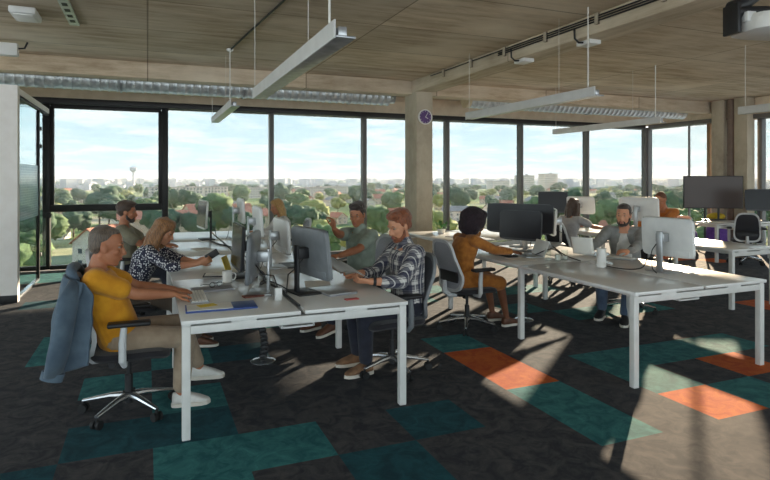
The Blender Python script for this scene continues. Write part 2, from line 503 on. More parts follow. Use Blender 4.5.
# ------------------------------------------------------------------ left white wall end and glass partition
structure(MB().box((-4.55, 8.79, 1.41), (5.98, 0.14, 2.82)).build('wall_left', M['wall']))
structure(MB().box((-4.55, 8.708, 0.05), (5.99, 0.02, 0.10), bev=0.004).build('baseboard_left', M['black']))
structure(MB().box((-1.62, 10.13, 2.765), (0.10, 2.54, 0.08)).build('trim_6', M['wall']))
gp = MB()
gp.box((-1.60, 10.48, 1.37), (0.05, 0.06, 2.66), bev=0.004)
gp.box((-1.60, 9.66, 2.70), (0.05, 1.58, 0.04), bev=0.004)
gp.box((-1.60, 10.95, 2.70), (0.05, 0.90, 0.04), bev=0.004)
part_ = structure(gp.build('wall_partition', M['black_metal']))
MB().box((-1.60, 9.66, 1.36), (0.012, 1.60, 2.64)).build('glass_pane', M['glass_in'], part_)
MB().box((-1.60, 9.66, 0.02), (0.06, 1.60, 0.04), bev=0.004).build('floor_channel', M['alu'], part_)
dr = structure(MB().box((-1.60, 10.955, 1.36), (0.012, 0.84, 2.60)).build('door_1', M['glass_in']))
for z in (0.40, 2.12, 2.40):
    MB().box((-1.585, 10.56, z), (0.05, 0.10, 0.06), bev=0.006).build('hinge', M['black'], dr)
hh = MB(); hh.box((-1.56, 11.30, 0.98), (0.06, 0.04, 0.10), bev=0.005); hh.box((-1.52, 11.23, 0.99), (0.02, 0.16, 0.022), bev=0.005)
hh.build('door_handle', M['black'], dr)
# pale translucent overlay band on the partition glass, ruled like paper
M['overlay'] = glass('translucent_overlay', (0.80, 0.86, 0.88, 1))
_t = M['overlay'].node_tree
_d = _t.nodes.new('ShaderNodeBsdfTranslucent'); _d.inputs[0].default_value = srgb(214, 226, 230)
_df = _t.nodes.new('ShaderNodeBsdfDiffuse'); _df.inputs[0].default_value = srgb(206, 220, 226)
_m2 = _t.nodes.new('ShaderNodeMixShader'); _m1 = _t.nodes.new('ShaderNodeMixShader')
_br = _t.nodes.new('ShaderNodeTexBrick'); _tc = _t.nodes.new('ShaderNodeTexCoord'); _sw = _t.nodes.new('ShaderNodeVectorRotate')
_sw.rotation_type = 'EULER_XYZ'; _sw.inputs['Rotation'].default_value = (0, R(90), R(90))
_t.links.new(_tc.outputs['Object'], _sw.inputs[0])
_t.links.new(_sw.outputs[0], _br.inputs[0]); _br.inputs['Scale'].default_value = 7
_br.inputs['Color1'].default_value = (0.40, 0.40, 0.40, 1); _br.inputs['Color2'].default_value = (0.34, 0.34, 0.34, 1); _br.inputs['Mortar'].default_value = (0.55, 0.55, 0.55, 1)
_out = [n for n in _t.nodes if n.type == 'OUTPUT_MATERIAL'][0]
_old = _out.inputs[0].links[0].from_socket
_t.links.new(_d.outputs[0], _m2.inputs[1]); _t.links.new(_df.outputs[0], _m2.inputs[2])
_t.links.new(_br.outputs[0], _m1.inputs[0]); _t.links.new(_old, _m1.inputs[1]); _t.links.new(_m2.outputs[0], _m1.inputs[2])
_t.links.new(_m1.outputs[0], _out.inputs[0])
MB().box((-1.590, 9.66, 1.42), (0.004, 1.58, 0.78)).build('pale_overlay', M['overlay'], part_)['label'] = 'pale bluish translucent band on the glass'

# ------------------------------------------------------------------ ducts and ceiling services
def duct(name, label, x0, x1, y, z, r, capmat=None):
    d = MB()
    rings = []
    x = x0
    n = 26
    k = 0
    while x < x1:
        for dxx, rr in ((0, r), (0.008, r + 0.009), (0.02, r + 0.009), (0.028, r)):
            rings.append([V((x + dxx, y + rr * math.cos(2 * PI * q / n), z + rr * math.sin(2 * PI * q / n))) for q in range(n)])
        x += 0.125
    d.rings(rings)
    root = tag(d.build(name, M['galv'], sharp=0), label, 'duct')
    for s_ in range(int((x1 - x0) / 1.9)):
        xx = x0 + 1.1 + 1.9 * s_
        h_ = MB()
        h_.rings([[V((xx + q2, y + rr * math.cos(2 * PI * q / n), z + rr * math.sin(2 * PI * q / n))) for q in range(n)] for q2, rr in ((0, r + 0.010), (0, r + 0.018), (0.03, r + 0.018), (0.03, r + 0.010))], closed=True)
        h_.cyl((xx + 0.015, y, z + r), (xx + 0.015, y, CEIL), 0.004, n=6)
        h_.build('duct_hanger', M['silver'], root)
    return root
dl = duct('air_duct', 'long ribbed steel air duct under the ceiling along the left windows', -7.2, 4.2, 10.05, 3.15, 0.165)
dr2 = duct('air_duct', 'ribbed steel air duct right of the round wall clock, above the right windows', 5.95, 11.9, 10.05, 3.19, 0.165)
M['capbeige'] = mat('duct_cap', srgb(196, 178, 150), 0.6, col2=srgb(186, 168, 140), scale=10)
MB().cyl((5.87, 10.05, 3.19), (5.95, 10.05, 3.19), 0.175).build('end_cap', M['capbeige'], dr2)
MB().cyl((4.2, 10.05, 3.13), (4.32, 10.05, 3.13), 0.105).build('end_cap', M['galv'], dl)

def ceiling_dim(z0, w_): return None
# cable tray clipped along the concrete beam: three black conduits with clips
ct = thing('cable_run', 'run of black cables clipped along the side of the concrete ceiling beam', 'cables', (4.37, 5.4, 3.27))
for k in range(3):
    c_ = MB(); c_.tube([(0, -8.5, 0.05 - 0.026 * k), (0, 1.2 + (2.0 if k == 0 else 0), 0.05 - 0.026 * k)], 0.0085, 8); c_.build('cable', M['black'], ct)
for y in range(-8, 4):
    MB().box((0.0, y * 0.85 + 0.2, 0.02), (0.035, 0.05, 0.12), bev=0.004).build('cable_clip', M['conc'], ct)
def junction(x, y, label):
    j = thing('junction_box', label, 'junction box', (x, y, 3.10))
    MB().box((0, 0, 0.025), (0.16, 0.22, 0.05), bev=0.01).build('box', M['white'], j)
    MB().tube([(-0.05, 0, 0.03), (-0.14, 0.0, 0.02), (-0.195, 0.0, 0.06), (-0.20, 0.0, 0.16)], 0.011, 8).build('cable', M['black'], j)
junction(4.5, 6.2, 'white junction box under the ceiling beam, closer to the window wall')
junction(4.57, 5.1, 'white junction box under the ceiling beam, closer to the projector')

# pendant lights
M['lampwhite'] = mat('lamp_housing', srgb(206, 205, 203), 0.5, col2=srgb(198, 197, 195), scale=8)
M['louver'] = mat('lamp_reflector', srgb(180, 182, 186), 0.3, 0.6, col2=srgb(150, 153, 158), scale=12)
def pendant(x, y0, y1, z, label):
    p = thing('pendant_light', label, 'pendant lamp', (x, (y0 + y1) / 2, z), 0, 'linear pendant lamps over the desks')
    L_ = (y1 - y0) / 2
    MB().box((-0.03, 0, 0.05), (0.012, 2 * L_, 0.10), bev=0.003).build('housing', M['lampwhite'], p)
    hb = MB(); hb.box((0.03, 0, 0.012), (0.12, 2 * L_, 0.012), bev=0.003)
    hb.box((0.02, 0, 0.045), (0.05, 2 * L_ - 0.04, 0.05), bev=0.004)
    hb.build('reflector', M['louver'], p)
    for s_, r_, nm in ((-1, 0.007, 'power_cord'), (1, 0.003, 'suspension_wire')):
        MB().cyl((-0.03, s_ * (L_ - 0.10), 0.10), (-0.03, s_ * (L_ - 0.10), CEIL - z), r_, n=8).build(nm, M['cord'], p)
    MB().cyl((-0.03, -L_ + 0.55, 0.10), (-0.03, -L_ + 0.55, CEIL - z), 0.002, n=6).build('suspension_wire', M['cord'], p)
    return p
pendant(0.95, 2.93, 5.50, 2.36, 'long white linear pendant lamp hanging over the near end of the left desks')
pendant(1.06, 7.90, 10.4, 2.57, 'short-looking white linear pendant lamp hanging near the left windows')
pendant(4.19, 4.55, 7.10, 2.44, 'long white linear pendant lamp hanging right of the clock over the right desks')
pendant(7.30, 6.55, 9.10, 2.46, 'far linear pendant lamp hanging before the right windows')
pendant(7.30, 2.75, 5.30, 2.46, 'linear pendant lamp at the right edge, below the projector')

# clock on the column
ck = thing('wall_clock', 'round purple wall clock hanging high on the concrete column', 'clock', (4.56, 9.205, 2.70), 0)
M['purple'] = mat('clock_face_purple', srgb(96, 66, 122), 0.5, col2=srgb(84, 56, 110), scale=6)
b_ = MB(); b_.rings([[V((rr * math.cos(2 * PI * q / 28), yy, rr * math.sin(2 * PI * q / 28))) for q in range(28)] for yy, rr in ((0, 0.135), (-0.03, 0.135), (-0.035, 0.128), (-0.035, 0.118), (-0.018, 0.116))]); b_.build('clock_rim', M['white'], ck)
MB().rings([[V((0.117 * math.cos(2 * PI * q / 28), yy, 0.117 * math.sin(2 * PI * q / 28))) for q in range(28)] for yy in (-0.016, -0.022)]).build('clock_face', M['purple'], ck)
for ln, an, wd in ((0.062, 120, 0.010), (0.09, 35, 0.007)):
    q = R(an)
    MB().box((ln / 2 * math.sin(q), -0.026, ln / 2 * math.cos(q)), (wd, 0.004, ln), rot=Euler((0, q, 0)).to_matrix()).build('clock_hand', M['white'], ck)
tk = MB()
for k in range(12):
    q = 2 * PI * k / 12
    tk.box((0.10 * math.sin(q), -0.024, 0.10 * math.cos(q)), (0.006, 0.003, 0.018), rot=Euler((0, q, 0)).to_matrix())
tk.build('hour_mark', M['white'], ck)

# ceiling fittings
d_ = thing('ceiling_fixture', 'flat white box fixture on the ceiling at the top left corner', 'fixture', (-1.18, 7.0, CEIL))
MB().box((0, 0, -0.035), (0.24, 0.40, 0.07), bev=0.015).build('cover', M['white'], d_)
MB().box((0, 0, -0.074), (0.18, 0.32, 0.01), bev=0.004).build('lens', M['paper'], d_)
d_ = thing('emergency_light', 'white emergency light box under the ceiling above the left wall', 'emergency light', (-1.72, 8.55, 3.24))
MB().box((0, 0, 0), (0.40, 0.12, 0.16), bev=0.015).build('cover', M['white'], d_)
MB().tube([(0.2, 0, 0.02), (0.27, 0, 0.03), (0.30, 0.01, 0.11)], 0.012, 8).build('cable', M['black'], d_)
s_ = thing('ceiling_sensor', 'small white sensor puck on the ceiling left of the nearest pendant lamp', 'sensor', (1.03, 8.0, CEIL))
MB().lathe([(0.03, -0.035), (0.045, -0.02), (0.045, 0)], n=20).build('cover', M['white'], s_)
cb = MB(); cb.tube([(1.04, 7.94, CEIL - 0.012), (1.12, 6.9, CEIL - 0.012), (1.23, 5.6, CEIL - 0.012), (1.25, 2.0, CEIL - 0.012)], 0.012, 8)
tag(cb.build('ceiling_cable', M['black']), 'black cable running along the ceiling above the left pendant lamps', 'cable')
rail = thing('ceiling_channel', 'slotted metal channel recessed along the ceiling at the upper left', 'channel', (-0.76, 5.5, CEIL))
MB().box((0, 0, -0.012), (0.10, 3.7, 0.024)).build('channel_body', M['galv'], rail)
for k in range(16):
    MB().box((0, -1.65 + 0.22 * k, -0.026), (0.05, 0.09, 0.006)).build('slot', M['black'], rail)

# projector, top right
pj = thing('projector', 'ceiling projector on a black bracket cut by the top right corner', 'projector', (3.80, 2.80, 2.66), R(-14))
pb = MB(); pb.rings([sq_ring(0.44, -0.02, z, a, b, 5, 32) for z, a, b in ((-0.035, 0.36, 0.17), (-0.025, 0.385, 0.19), (0.05, 0.39, 0.195), (0.085, 0.37, 0.18))])
pb.build('projector_body', M['white'], pj)
MB().box((0.0, 0.02, 0.07), (0.03, 0.15, 0.21), bev=0.008).build('bracket_plate', M['black'], pj)
bb = MB(); bb.tube([(0.0, 0.03, 0.15), (0.10, 0.03, 0.19), (0.26, 0.03, 0.30), (0.34, 0.03, 0.42), (0.345, 0.03, CEIL - 2.68)], [0.05, 0.05, 0.045, 0.04, 0.04], 14)
bb.tube([(0.0, -0.02, 0.11), (0.22, -0.02, 0.12), (0.46, 0.0, 0.10)], [0.04, 0.045, 0.05], 12)
bb.build('bracket_arm', M['black'], pj)
MB().box((0.065, -0.06, 0.07), (0.07, 0.06, 0.07), bev=0.008).build('connector_box', M['monwhite'], pj)
MB().cyl((0.30, -0.20, 0.03), (0.30, -0.235, 0.03), 0.05).build('lens', M['black'], pj)
# ------------------------------------------------------------------ bench desks
DZ = 0.74
def bench(label, x0, x1, y0, ys, spine_at=None):
    """double bench: ys = frame positions along y; two tops per bay, legs at each frame"""
    b = thing('bench_desk', label, 'desk', ((x0 + x1) / 2, (ys[0] + ys[-1]) / 2, 0))
    ox, oy = b.location.x, b.location.y
    gap = 0.03
    xm = (x0 + x1) / 2
    for k in range(len(ys) - 1):
        a, c = ys[k], ys[k + 1]
        for p, q in (((x0, xm - gap / 2), (xm + gap / 2, x1)) if x1 - x0 > 1.0 else ((x0, x1),)):
            MB().box(((p + q) / 2 - ox, (a + c) / 2 - oy, DZ - 0.0125), (q - p, c - a - 0.004, 0.025), bev=0.003).build('tabletop', M['desk'], b)
    for k, y in enumerate(ys):
        yy = y + 0.045 if k == 0 else (y - 0.045 if k == len(ys) - 1 else y)
        for x in (x0 + 0.03, x1 - 0.03):
            MB().box((x - ox, yy - oy, 0.35), (0.05, 0.05, 0.70), bev=0.004).build('leg', M['desk_metal'], b)
        MB().box((xm - ox, yy - oy, 0.675), (x1 - x0 - 0.11, 0.045, 0.05), bev=0.004).build('cross_rail', M['desk_metal'], b)
        for x, wd in ((x0 + 0.03, 0.05), (x0 + (x1 - x0) * 0.25, 0.16), (x0 + (x1 - x0) * 0.75, 0.16), (x1 - 0.03, 0.05)):
            MB().box((x - ox, yy - oy, 0.7075), (wd, 0.04, 0.017)).build('spacer', M['desk_metal'], b)
    for x in (x0 + 0.22, x1 - 0.22):
        MB().box((x - ox, 0, 0.675), (0.04, ys[-1] - ys[0] - 0.14, 0.05), bev=0.004).build('long_rail', M['desk_metal'], b)
    if x1 - x0 < 1.0:
        return b
    tr = MB()
    tr.box((xm - ox, 0, 0.60), (0.22, ys[-1] - ys[0] - 0.30, 0.012))
    for s_ in (-1, 1):
        tr.box((xm - ox + s_ * 0.11, 0, 0.63), (0.012, ys[-1] - ys[0] - 0.30, 0.07))
    tr.build('cable_tray', M['desk_metal'], b)
    if spine_at is not None:
        sx, sy = spine_at
        sp = MB()
        for k in range(15):
            z = 0.035 + k * 0.038
            q = 0.012 * math.sin(k * 0.6)
            sp.box((sx - ox + q, sy - oy, z + 0.016), (0.065, 0.05, 0.028), bev=0.008)
            sp.cyl((sx - ox + q, sy - oy, z), (sx - ox + q, sy - oy, z + 0.038), 0.018, n=10)
        r_ = sp.build('cable_spine', M['black'], b)
        MB().lathe([(0.11, 0), (0.11, 0.008), (0.09, 0.018), (0.03, 0.026)], (sx - ox, sy - oy, 0), 28).build('spine_foot', M['alu'], r_)
    return b
bench('long white double bench desk at the front left, its end facing the camera', 0.19, 1.71, 0, [3.715, 5.235, 6.755], (0.94, 5.1))
bench('white double bench desk at the back left before the windows', 0.19, 1.71, 0, [6.79, 8.31, 9.80])
bench('white double bench desk at the front right, its near corner over sunlit carpet', 3.44, 4.93, 0, [3.33, 4.83, 6.33], (3.95, 5.45))
bench('white bench desk behind the woman in mustard, near the concrete column', 3.83, 5.35, 0, [7.00, 8.50])
bench('white bench desk at the right behind the front right bench', 6.60, 7.40, 0, [4.87, 6.37, 7.87, 9.37])
bench('small white desk by the right windows, in front of the wall screen', 10.03, 11.60, 0, [7.72, 8.32])
bench('white desk cut by the right edge of the picture, with an empty chair', 11.55, 11.98, 0, [5.4, 6.9]) if False else None

# ------------------------------------------------------------------ office chairs
def make_chair(label, loc, rotz, frame='chairgrey', mesh='meshlight', h=0.0):
    """task chair facing local +x: five-star base, gas lift, seat, mesh back in a frame, armrests"""
    c = thing('office_chair', label, 'chair', loc, rotz, 'office task chairs')
    fm, mm = M[frame], M[mesh]
    for k in range(5):
        q = 2 * PI * k / 5 + 0.3
        d = V((math.cos(q), math.sin(q), 0)); s_ = V((-math.sin(q), math.cos(q), 0))
        lg = MB()
        prof = [(0.035, 0.115, 0.030, 0.026), (0.12, 0.112, 0.024, 0.020), (0.24, 0.092, 0.018, 0.014), (0.31, 0.080, 0.014, 0.011)]
        lg.rings([[d * r + V((0, 0, z)) + s_ * (wd * math.cos(2 * PI * t / 10)) + V((0, 0, hg * math.sin(2 * PI * t / 10))) for t in range(10)] for r, z, wd, hg in prof])
        lo = lg.build('base_leg', M['alu'], c)
        cs = MB()
        p = d * 0.305
        for e_ in (-1, 1):
            cs.cyl(p + s_ * (e_ * 0.010) + V((0, 0, 0.029)), p + s_ * (e_ * 0.030) + V((0, 0, 0.029)), 0.029, n=16)
        cs.cyl(p + s_ * -0.012 + V((0, 0, 0.029)), p + s_ * 0.012 + V((0, 0, 0.029)), 0.012, n=10)
        cs.cyl(p + V((0, 0, 0.03)), p + V((0, 0, 0.078)), 0.010, n=10)
        cs.build('caster', M['rubber'], lo)
    g = MB(); g.cyl((0, 0, 0.06), (0, 0, 0.26), 0.026, n=16); g.cyl((0, 0, 0.26), (0, 0, 0.38), 0.016, n=14); g.cyl((0, 0, 0.085), (0, 0, 0.14), 0.042, n=18)
    g.build('gas_lift', M['black'], c)
    m_ = MB(); m_.box((-0.02, 0, 0.385), (0.26, 0.16, 0.045), bev=0.012); m_.tube([(0.02, 0.08, 0.385), (0.03, 0.22, 0.375)], 0.008, 8); m_.cyl((-0.1, -0.09, 0.37), (-0.1, -0.14, 0.37), 0.022, n=12)
    m_.build('mechanism', M['black'], c)
    st = MB()
    R_ = []
    for z, rx, ry in ((0.408, 0.20, 0.20), (0.412, 0.235, 0.235), (0.43, 0.25, 0.25), (0.448, 0.25, 0.25), (0.462, 0.238, 0.24), (0.468, 0.20, 0.20), (0.466, 0.10, 0.10)):
        rg = sq_ring(0.02, 0, z, rx, ry, 4.5, 32)
        for p in rg:                                  # waterfall front edge
            f = max(0, (p.x - 0.12) / 0.15)
            p.z -= 0.03 * f * f
        R_.append(rg)
    st.rings(R_)
    st.build('seat', M['seatblack'], c)
    # back: curved sheet x(z), superellipse outline
    def bx(y, z):
        u = (z - 0.46) / 0.50
        return -0.245 - 0.085 * u - 0.055 * math.sin(PI * min(1, max(0, u))) * 0 + 0.055 * math.exp(-((z - 0.60) / 0.13) ** 2) + 0.32 * y * y
    zc, rz, ry = 0.70, 0.275, 0.225
    def outline(k, n, sc=1.0):
        q = 2 * PI * k / n
        cy = math.copysign(abs(math.cos(q)) ** 0.5, math.cos(q)); sz = math.copysign(abs(math.sin(q)) ** 0.5, math.sin(q))
        wd = ry * (0.94 - 0.10 * sz)                  # a little wider at the bottom
        return cy * wd * sc, zc + sz * rz * sc
    N = 48
    fr = []
    for k in range(N):
        y, z = outline(k, N); yi, zi = outline(k, N, 0.885)
        xo, xi = bx(y, z), bx(yi, zi)
        fr.append([V((xo + 0.014, y, z)), V((xi + 0.014, yi, zi)), V((xi - 0.012, yi, zi)), V((xo - 0.016, y, z))])
    MB().rings(fr, closed=True).build('back_frame', fm, c, sharp=50)
    ms = MB()
    rr = []
    for sc in (0.9, 0.7, 0.45, 0.2, 0.01):
        ring = []
        for k in range(N):
            y, z = outline(k, N, sc); ring.append(V((bx(y, z), y, z)))
        rr.append(ring)
    rr2 = [[p + V((-0.006, 0, 0)) for p in r] for r in reversed(rr)]
    ms.rings(rr + rr2, cap=False, closed=True)
    ms.build('back_mesh', mm, c)
    lb = MB(); lb.grid(lambda u, v: (bx(-0.16 + 0.32 * u, 0.53 + 0.11 * v) - 0.012, -0.16 + 0.32 * u, 0.53 + 0.11 * v), 8, 4, th=lambda u, v: (-0.018, 0, 0))
    lb.build('lumbar_pad', M['black'], c)
    sp = MB(); sp.tube([(-0.10, 0, 0.385), (-0.22, 0, 0.385), (-0.285, 0, 0.43), (-0.285, 0, 0.54)], [0.034, 0.034, 0.032, 0.022], 12)
    sp.build('back_support', fm, c)
    for s_ in (-1, 1):
        a = MB()
        a.tube([(-0.02, s_ * 0.16, 0.395), (-0.02, s_ * 0.255, 0.395), (-0.03, s_ * 0.285, 0.43), (-0.03, s_ * 0.285, 0.55), (-0.02, s_ * 0.283, 0.655)], [0.02, 0.02, 0.024, 0.024, 0.02], 10)
        ao = a.build('armrest', fm, c)
        MB().box((0.01, s_ * 0.28, 0.668), (0.26, 0.085, 0.03), bev=0.012, seg=3).build('arm_pad', M['black'], ao)
    return c
make_chair('pale grey office chair at the front left with a denim jacket over its back', (-0.12, 4.37, 0), R(0), 'chairgrey', 'meshlight')
chair_light = [o for o in C.objects if o.get('category') == 'chair'][0]
dup(chair_light, (-0.16, 5.86, 0), R(-8), 'pale office chair under the woman in the dotted blouse')
dup(chair_light, (-0.22, 7.62, 0), R(-5), 'office chair under the bearded man at the far left')
dup(chair_light, (2.06, 9.0, 0), R(180), 'office chair of the blonde woman at the far end of the left desks')
dup(chair_light, (2.22, 5.95, 0), R(196), 'pale office chair of the man in the grey green polo shirt')
dup(chair_light, (3.17, 5.38, 0), R(4), 'pale mesh office chair of the woman in the mustard dress')
dup(chair_light, (8.10, 7.10, 0), R(184), 'office chair of the person in orange by the right windows')
chair_dark = make_chair('grey office chair under the man in the plaid shirt', (1.90, 4.45, 0), R(183), 'mongrey', 'meshgrey')
chair_b = make_chair('office chair with dark mesh in a pale frame under the long-haired woman in grey', (5.99, 7.16, 0), R(14), 'chairgrey', 'meshdark')
dup(chair_b, (5.38, 5.33, 0), R(215), 'office chair under the man in the open grey shirt')
dup(chair_b, (10.45, 7.45, 0), R(38), 'empty office chair with dark mesh back before the far right desk')
dup(chair_b, (9.05, 5.55, 0), R(165), 'office chair on the far side of the right middle bench, cut by the right edge') if False else None

# denim jacket over the back of the first chair
def jacket():
    root = thing('denim_jacket', 'blue denim jacket hanging over the back of the front left chair', 'jacket', (-0.12, 4.37, 0))
    def fn(u, v):
        # u across the chair back (y), v from front top over the edge and down the back
        y = -0.30 + 0.60 * u
        s_ = v
        top = 0.995 - 0.04 * (2 * u - 1) ** 2
        flare = 1.0
        if s_ < 0.22:
            t = s_ / 0.22
            x = -0.285 - 0.06 * t * t - 0.0
            z = top - 0.15 * (1 - t) ** 1.6
        else:
            t = (s_ - 0.22) / 0.78
            low = 0.52 + 0.09 * math.sin(u * 3.1) + 0.04 * math.sin(9 * u)
            x = -0.345 - 0.03 * math.sin(min(1, t * 1.5) * PI / 2) - 0.0 * t
            z = top - low * t
            flare = 1 + 0.05 * t
        x += 0.16 * max(0.0, (abs(2 * u - 1) - 0.62) / 0.38) ** 1.3 * min(1, max(0, s_ * 3))
        fold = (0.034 * math.sin(u * 15 + 2.5 * v) + 0.016 * math.sin(u * 31 + 4 * v + 1)) * min(1, max(0, (s_ - 0.15) * 2.2))
        wr = 0.010 * noise.noise(V((u * 6, v * 7, 3.1)))
        return (x + fold + wr - 0.015, y * flare, z + wr)
    MB().grid(fn, 56, 40, th=lambda u, v: (-0.014, 0, 0.006)).build('jacket_body', M['denim'], root, sharp=0)
    sl = MB()
    pts = [(-0.30, -0.26, 0.95), (-0.34, -0.33, 0.85), (-0.36, -0.34, 0.68), (-0.39, -0.33, 0.52), (-0.42, -0.31, 0.40)]
    sl.tube(pts, [0.05, 0.075, 0.08, 0.075, 0.062], 18, flat=0.62)
    for v in sl.bm.verts:
        v.co += V((1, 0.6, 0.2)) * 0.02 * noise.noise(v.co * 11)
    sl.build('sleeve', M['denim'], root, sharp=0)
    cf = MB(); cf.tube([(-0.415, -0.312, 0.42), (-0.43, -0.308, 0.37)], [0.066, 0.064], 18, flat=0.62); cf.build('cuff', M['denim'], root)
    cl = MB()
    cl.tube([(-0.30, 0.20, 0.955), (-0.34, 0.14, 1.005), (-0.345, 0.0, 1.015), (-0.34, -0.14, 1.005), (-0.30, -0.2, 0.955)], [0.02, 0.032, 0.034, 0.032, 0.02], 12)
    cl.build('collar', M['denim'], root, sharp=0)
jacket()

# ------------------------------------------------------------------ monitors
def monitor(label, x, y, ang, w=0.60, h=0.36, zc=1.03, shell='dark', stand='black', tilt=4, scr='screen', z0=DZ, post_off=0.0):
    """screen faces direction ang (degrees, world); stand foot on the desk"""
    m = thing('monitor', label, 'monitor', (x, y, z0), R(ang))
    zc -= z0
    rot = Euler((0, R(-tilt), 0)).to_matrix()
    cen = V((0.06, 0, zc))
    def P(a, b, c): return cen + rot @ V((a, b, c))
    n = 40
    def ring(xx, sc, p=9.0):
        o = []
        for k in range(n):
            q = 2 * PI * k / n
            cc, ss = math.cos(q), math.sin(q)
            o.append(P(xx, w / 2 * sc * math.copysign(abs(cc) ** (2 / p), cc), h / 2 * sc * math.copysign(abs(ss) ** (2 / p), ss)))
        return o
    MB().rings([ring(0.012, 0.985), ring(0.012, 1.0), ring(-0.004, 1.0), ring(-0.016, 0.965), ring(-0.026, 0.80), ring(-0.032, 0.5), ring(-0.033, 0.2)]).build('shell', M[shell], m)
    sc_ = MB(); sc_.box(P(0.012, 0, 0.008), (0.004, w - 0.018, h - 0.034), rot=rot); sc_.build('screen', M[scr], m)
    bz = MB(); bz.box(P(-0.020, 0, -h / 2 + 0.045), (0.02, w * 0.86, 0.055), rot=rot, bev=0.006); bz.build('lower_back_panel', M['dark' if shell == 'dark' else 'mongrey' if shell == 'mongrey' else 'monwhite'], m)
    sm = M[stand]
    ps = MB(); ps.box((-0.055, post_off, (zc + 0.06) / 2), (0.022, 0.06, zc + 0.06), bev=0.006); ps.build('stand_post', sm, m)
    nk = MB(); nk.box((-0.015, post_off / 2, zc), (0.09, 0.085, 0.085), bev=0.01); nk.build('neck_mount', sm, m)
    MB().box((0.0, 0, 0.007), (0.19, 0.26, 0.014), bev=0.006).build('stand_base', sm, m)
    cbl = MB(); cbl.tube([P(-0.03, 0.08, -0.05), P(-0.09, 0.10, -0.12), (-0.10, 0.06, 0.14), (-0.13, 0.02, 0.03), (-0.16, -0.04, 0.006)], 0.0045, 7); cbl.build('cable', M['black'], m)
    return m
# left benches
monitor('dark monitor with its back to the camera before the man in plaid', 1.10, 4.30, 11, w=0.62, h=0.385, zc=1.045, shell='mongrey', tilt=6)
monitor('slim monitor seen edge-on on a silver stand, nearest on the front left bench', 0.80, 4.42, 180 - 17, w=0.58, h=0.37, zc=1.02, shell='mongrey', stand='silver', tilt=3)
monitor('dark screen seen at a sharp angle, behind the silver-stand monitor beside the mug', 0.80, 5.22, 180, w=0.60, h=0.40, zc=1.01, shell='dark', tilt=3)
monitor('white-backed monitor before the man in the polo shirt', 1.16, 5.62, 2, w=0.56, h=0.34, zc=1.05, shell='monwhite', stand='silver')
monitor('white-backed monitor standing between the polo man and the blonde woman', 1.16, 6.95, 0, w=0.56, h=0.36, zc=1.10, shell='monwhite', stand='silver')
monitor('white-backed monitor before the blonde woman', 1.20, 8.55, 0, w=0.56, h=0.36, zc=1.14, shell='monwhite', stand='silver')
monitor('dark monitor on a flat black foot at the far left, before the bearded man', 0.78, 8.55, 186, w=0.62, h=0.40, zc=1.10, shell='monwhite', stand='black')
monitor('slim dark monitor between the bearded man and the woman with the phone', 0.80, 7.35, 180, w=0.5, h=0.30, zc=1.02, shell='dark', stand='black') if False else None
# right benches
monitor('dark monitor facing the woman in mustard, the nearer and lower of her two', 4.18, 5.78, 205, w=0.56, h=0.36, zc=1.05, shell='dark', stand='silver')
monitor('wide dark monitor right of the afro hair, partly hidden by a lower one', 4.42, 6.15, 214, w=0.88, h=0.38, zc=1.10, shell='dark', stand='silver')
monitor('white-backed monitor on a silver stand nearest the camera on the front right bench', 4.46, 3.99, 8, w=0.53, h=0.37, zc=1.06, shell='monwhite', stand='silver')
monitor('white-backed monitor in front of the person in orange', 7.05, 6.80, 22, w=0.62, h=0.38, zc=1.13, shell='monwhite', stand='silver')
monitor('white-backed monitor behind the long-haired woman in grey', 7.10, 8.15, 30, w=0.50, h=0.32, zc=1.13, shell='monwhite', stand='silver', tilt=10)
monitor('dark screen left of the long-haired woman in grey, against the window', 7.10, 8.85, 215, w=0.56, h=0.40, zc=1.16, shell='dark', stand='black')
monitor('slim white monitor seen edge-on left of the dark mesh chair', 5.0, 6.18, 152, w=0.50, h=0.36, zc=1.04, shell='monwhite', stand='silver')

# large screens on stands by the right windows
def tv(label, x, y, rz, w, h, zc, loc_extra=0):
    t = thing('display_screen', label, 'television', (x, y, 0), rz)
    MB().box((0, 0, zc), (w, 0.045, h), bev=0.008).build('screen_housing', M['black'], t)
    MB().box((0, -0.0235, zc), (w - 0.03, 0.004, h - 0.03)).build('screen', M['tv'], t)
    for s_ in (-1, 1):
        MB().cyl((s_ * 0.14, 0.05, 0.06), (s_ * 0.14, 0.05, zc + 0.2), 0.022, n=12).build('stand_pole', M['dark'], t)
        f = MB(); f.tube([(s_ * 0.14, -0.30, 0.05), (s_ * 0.14, 0.05, 0.07), (s_ * 0.14, 0.36, 0.05)], 0.02, 8)
        for q in (-0.3, 0.36):
            f.cyl((s_ * 0.14 - 0.015, q, 0.027), (s_ * 0.14 + 0.015, q, 0.027), 0.027, n=12)
        f.build('stand_foot', M['dark'], t)
    MB().box((0, -0.05, 0.72), (0.40, 0.28, 0.02), bev=0.005).build('shelf', M['dark'], t)
    return t
M['tv'] = mat('television_panel', srgb(80, 70, 68), 0.4, col2=srgb(76, 66, 65), scale=2)
tv('large dark flat screen on a wheeled stand before the concrete piers', 11.28, 8.80, R(-28), 1.22, 0.70, 1.31)
monitor('dark screen cut by the right edge of the picture, on the small far desk', 11.52, 7.93, 235, w=0.60, h=0.44, zc=1.17, shell='dark', stand='black')

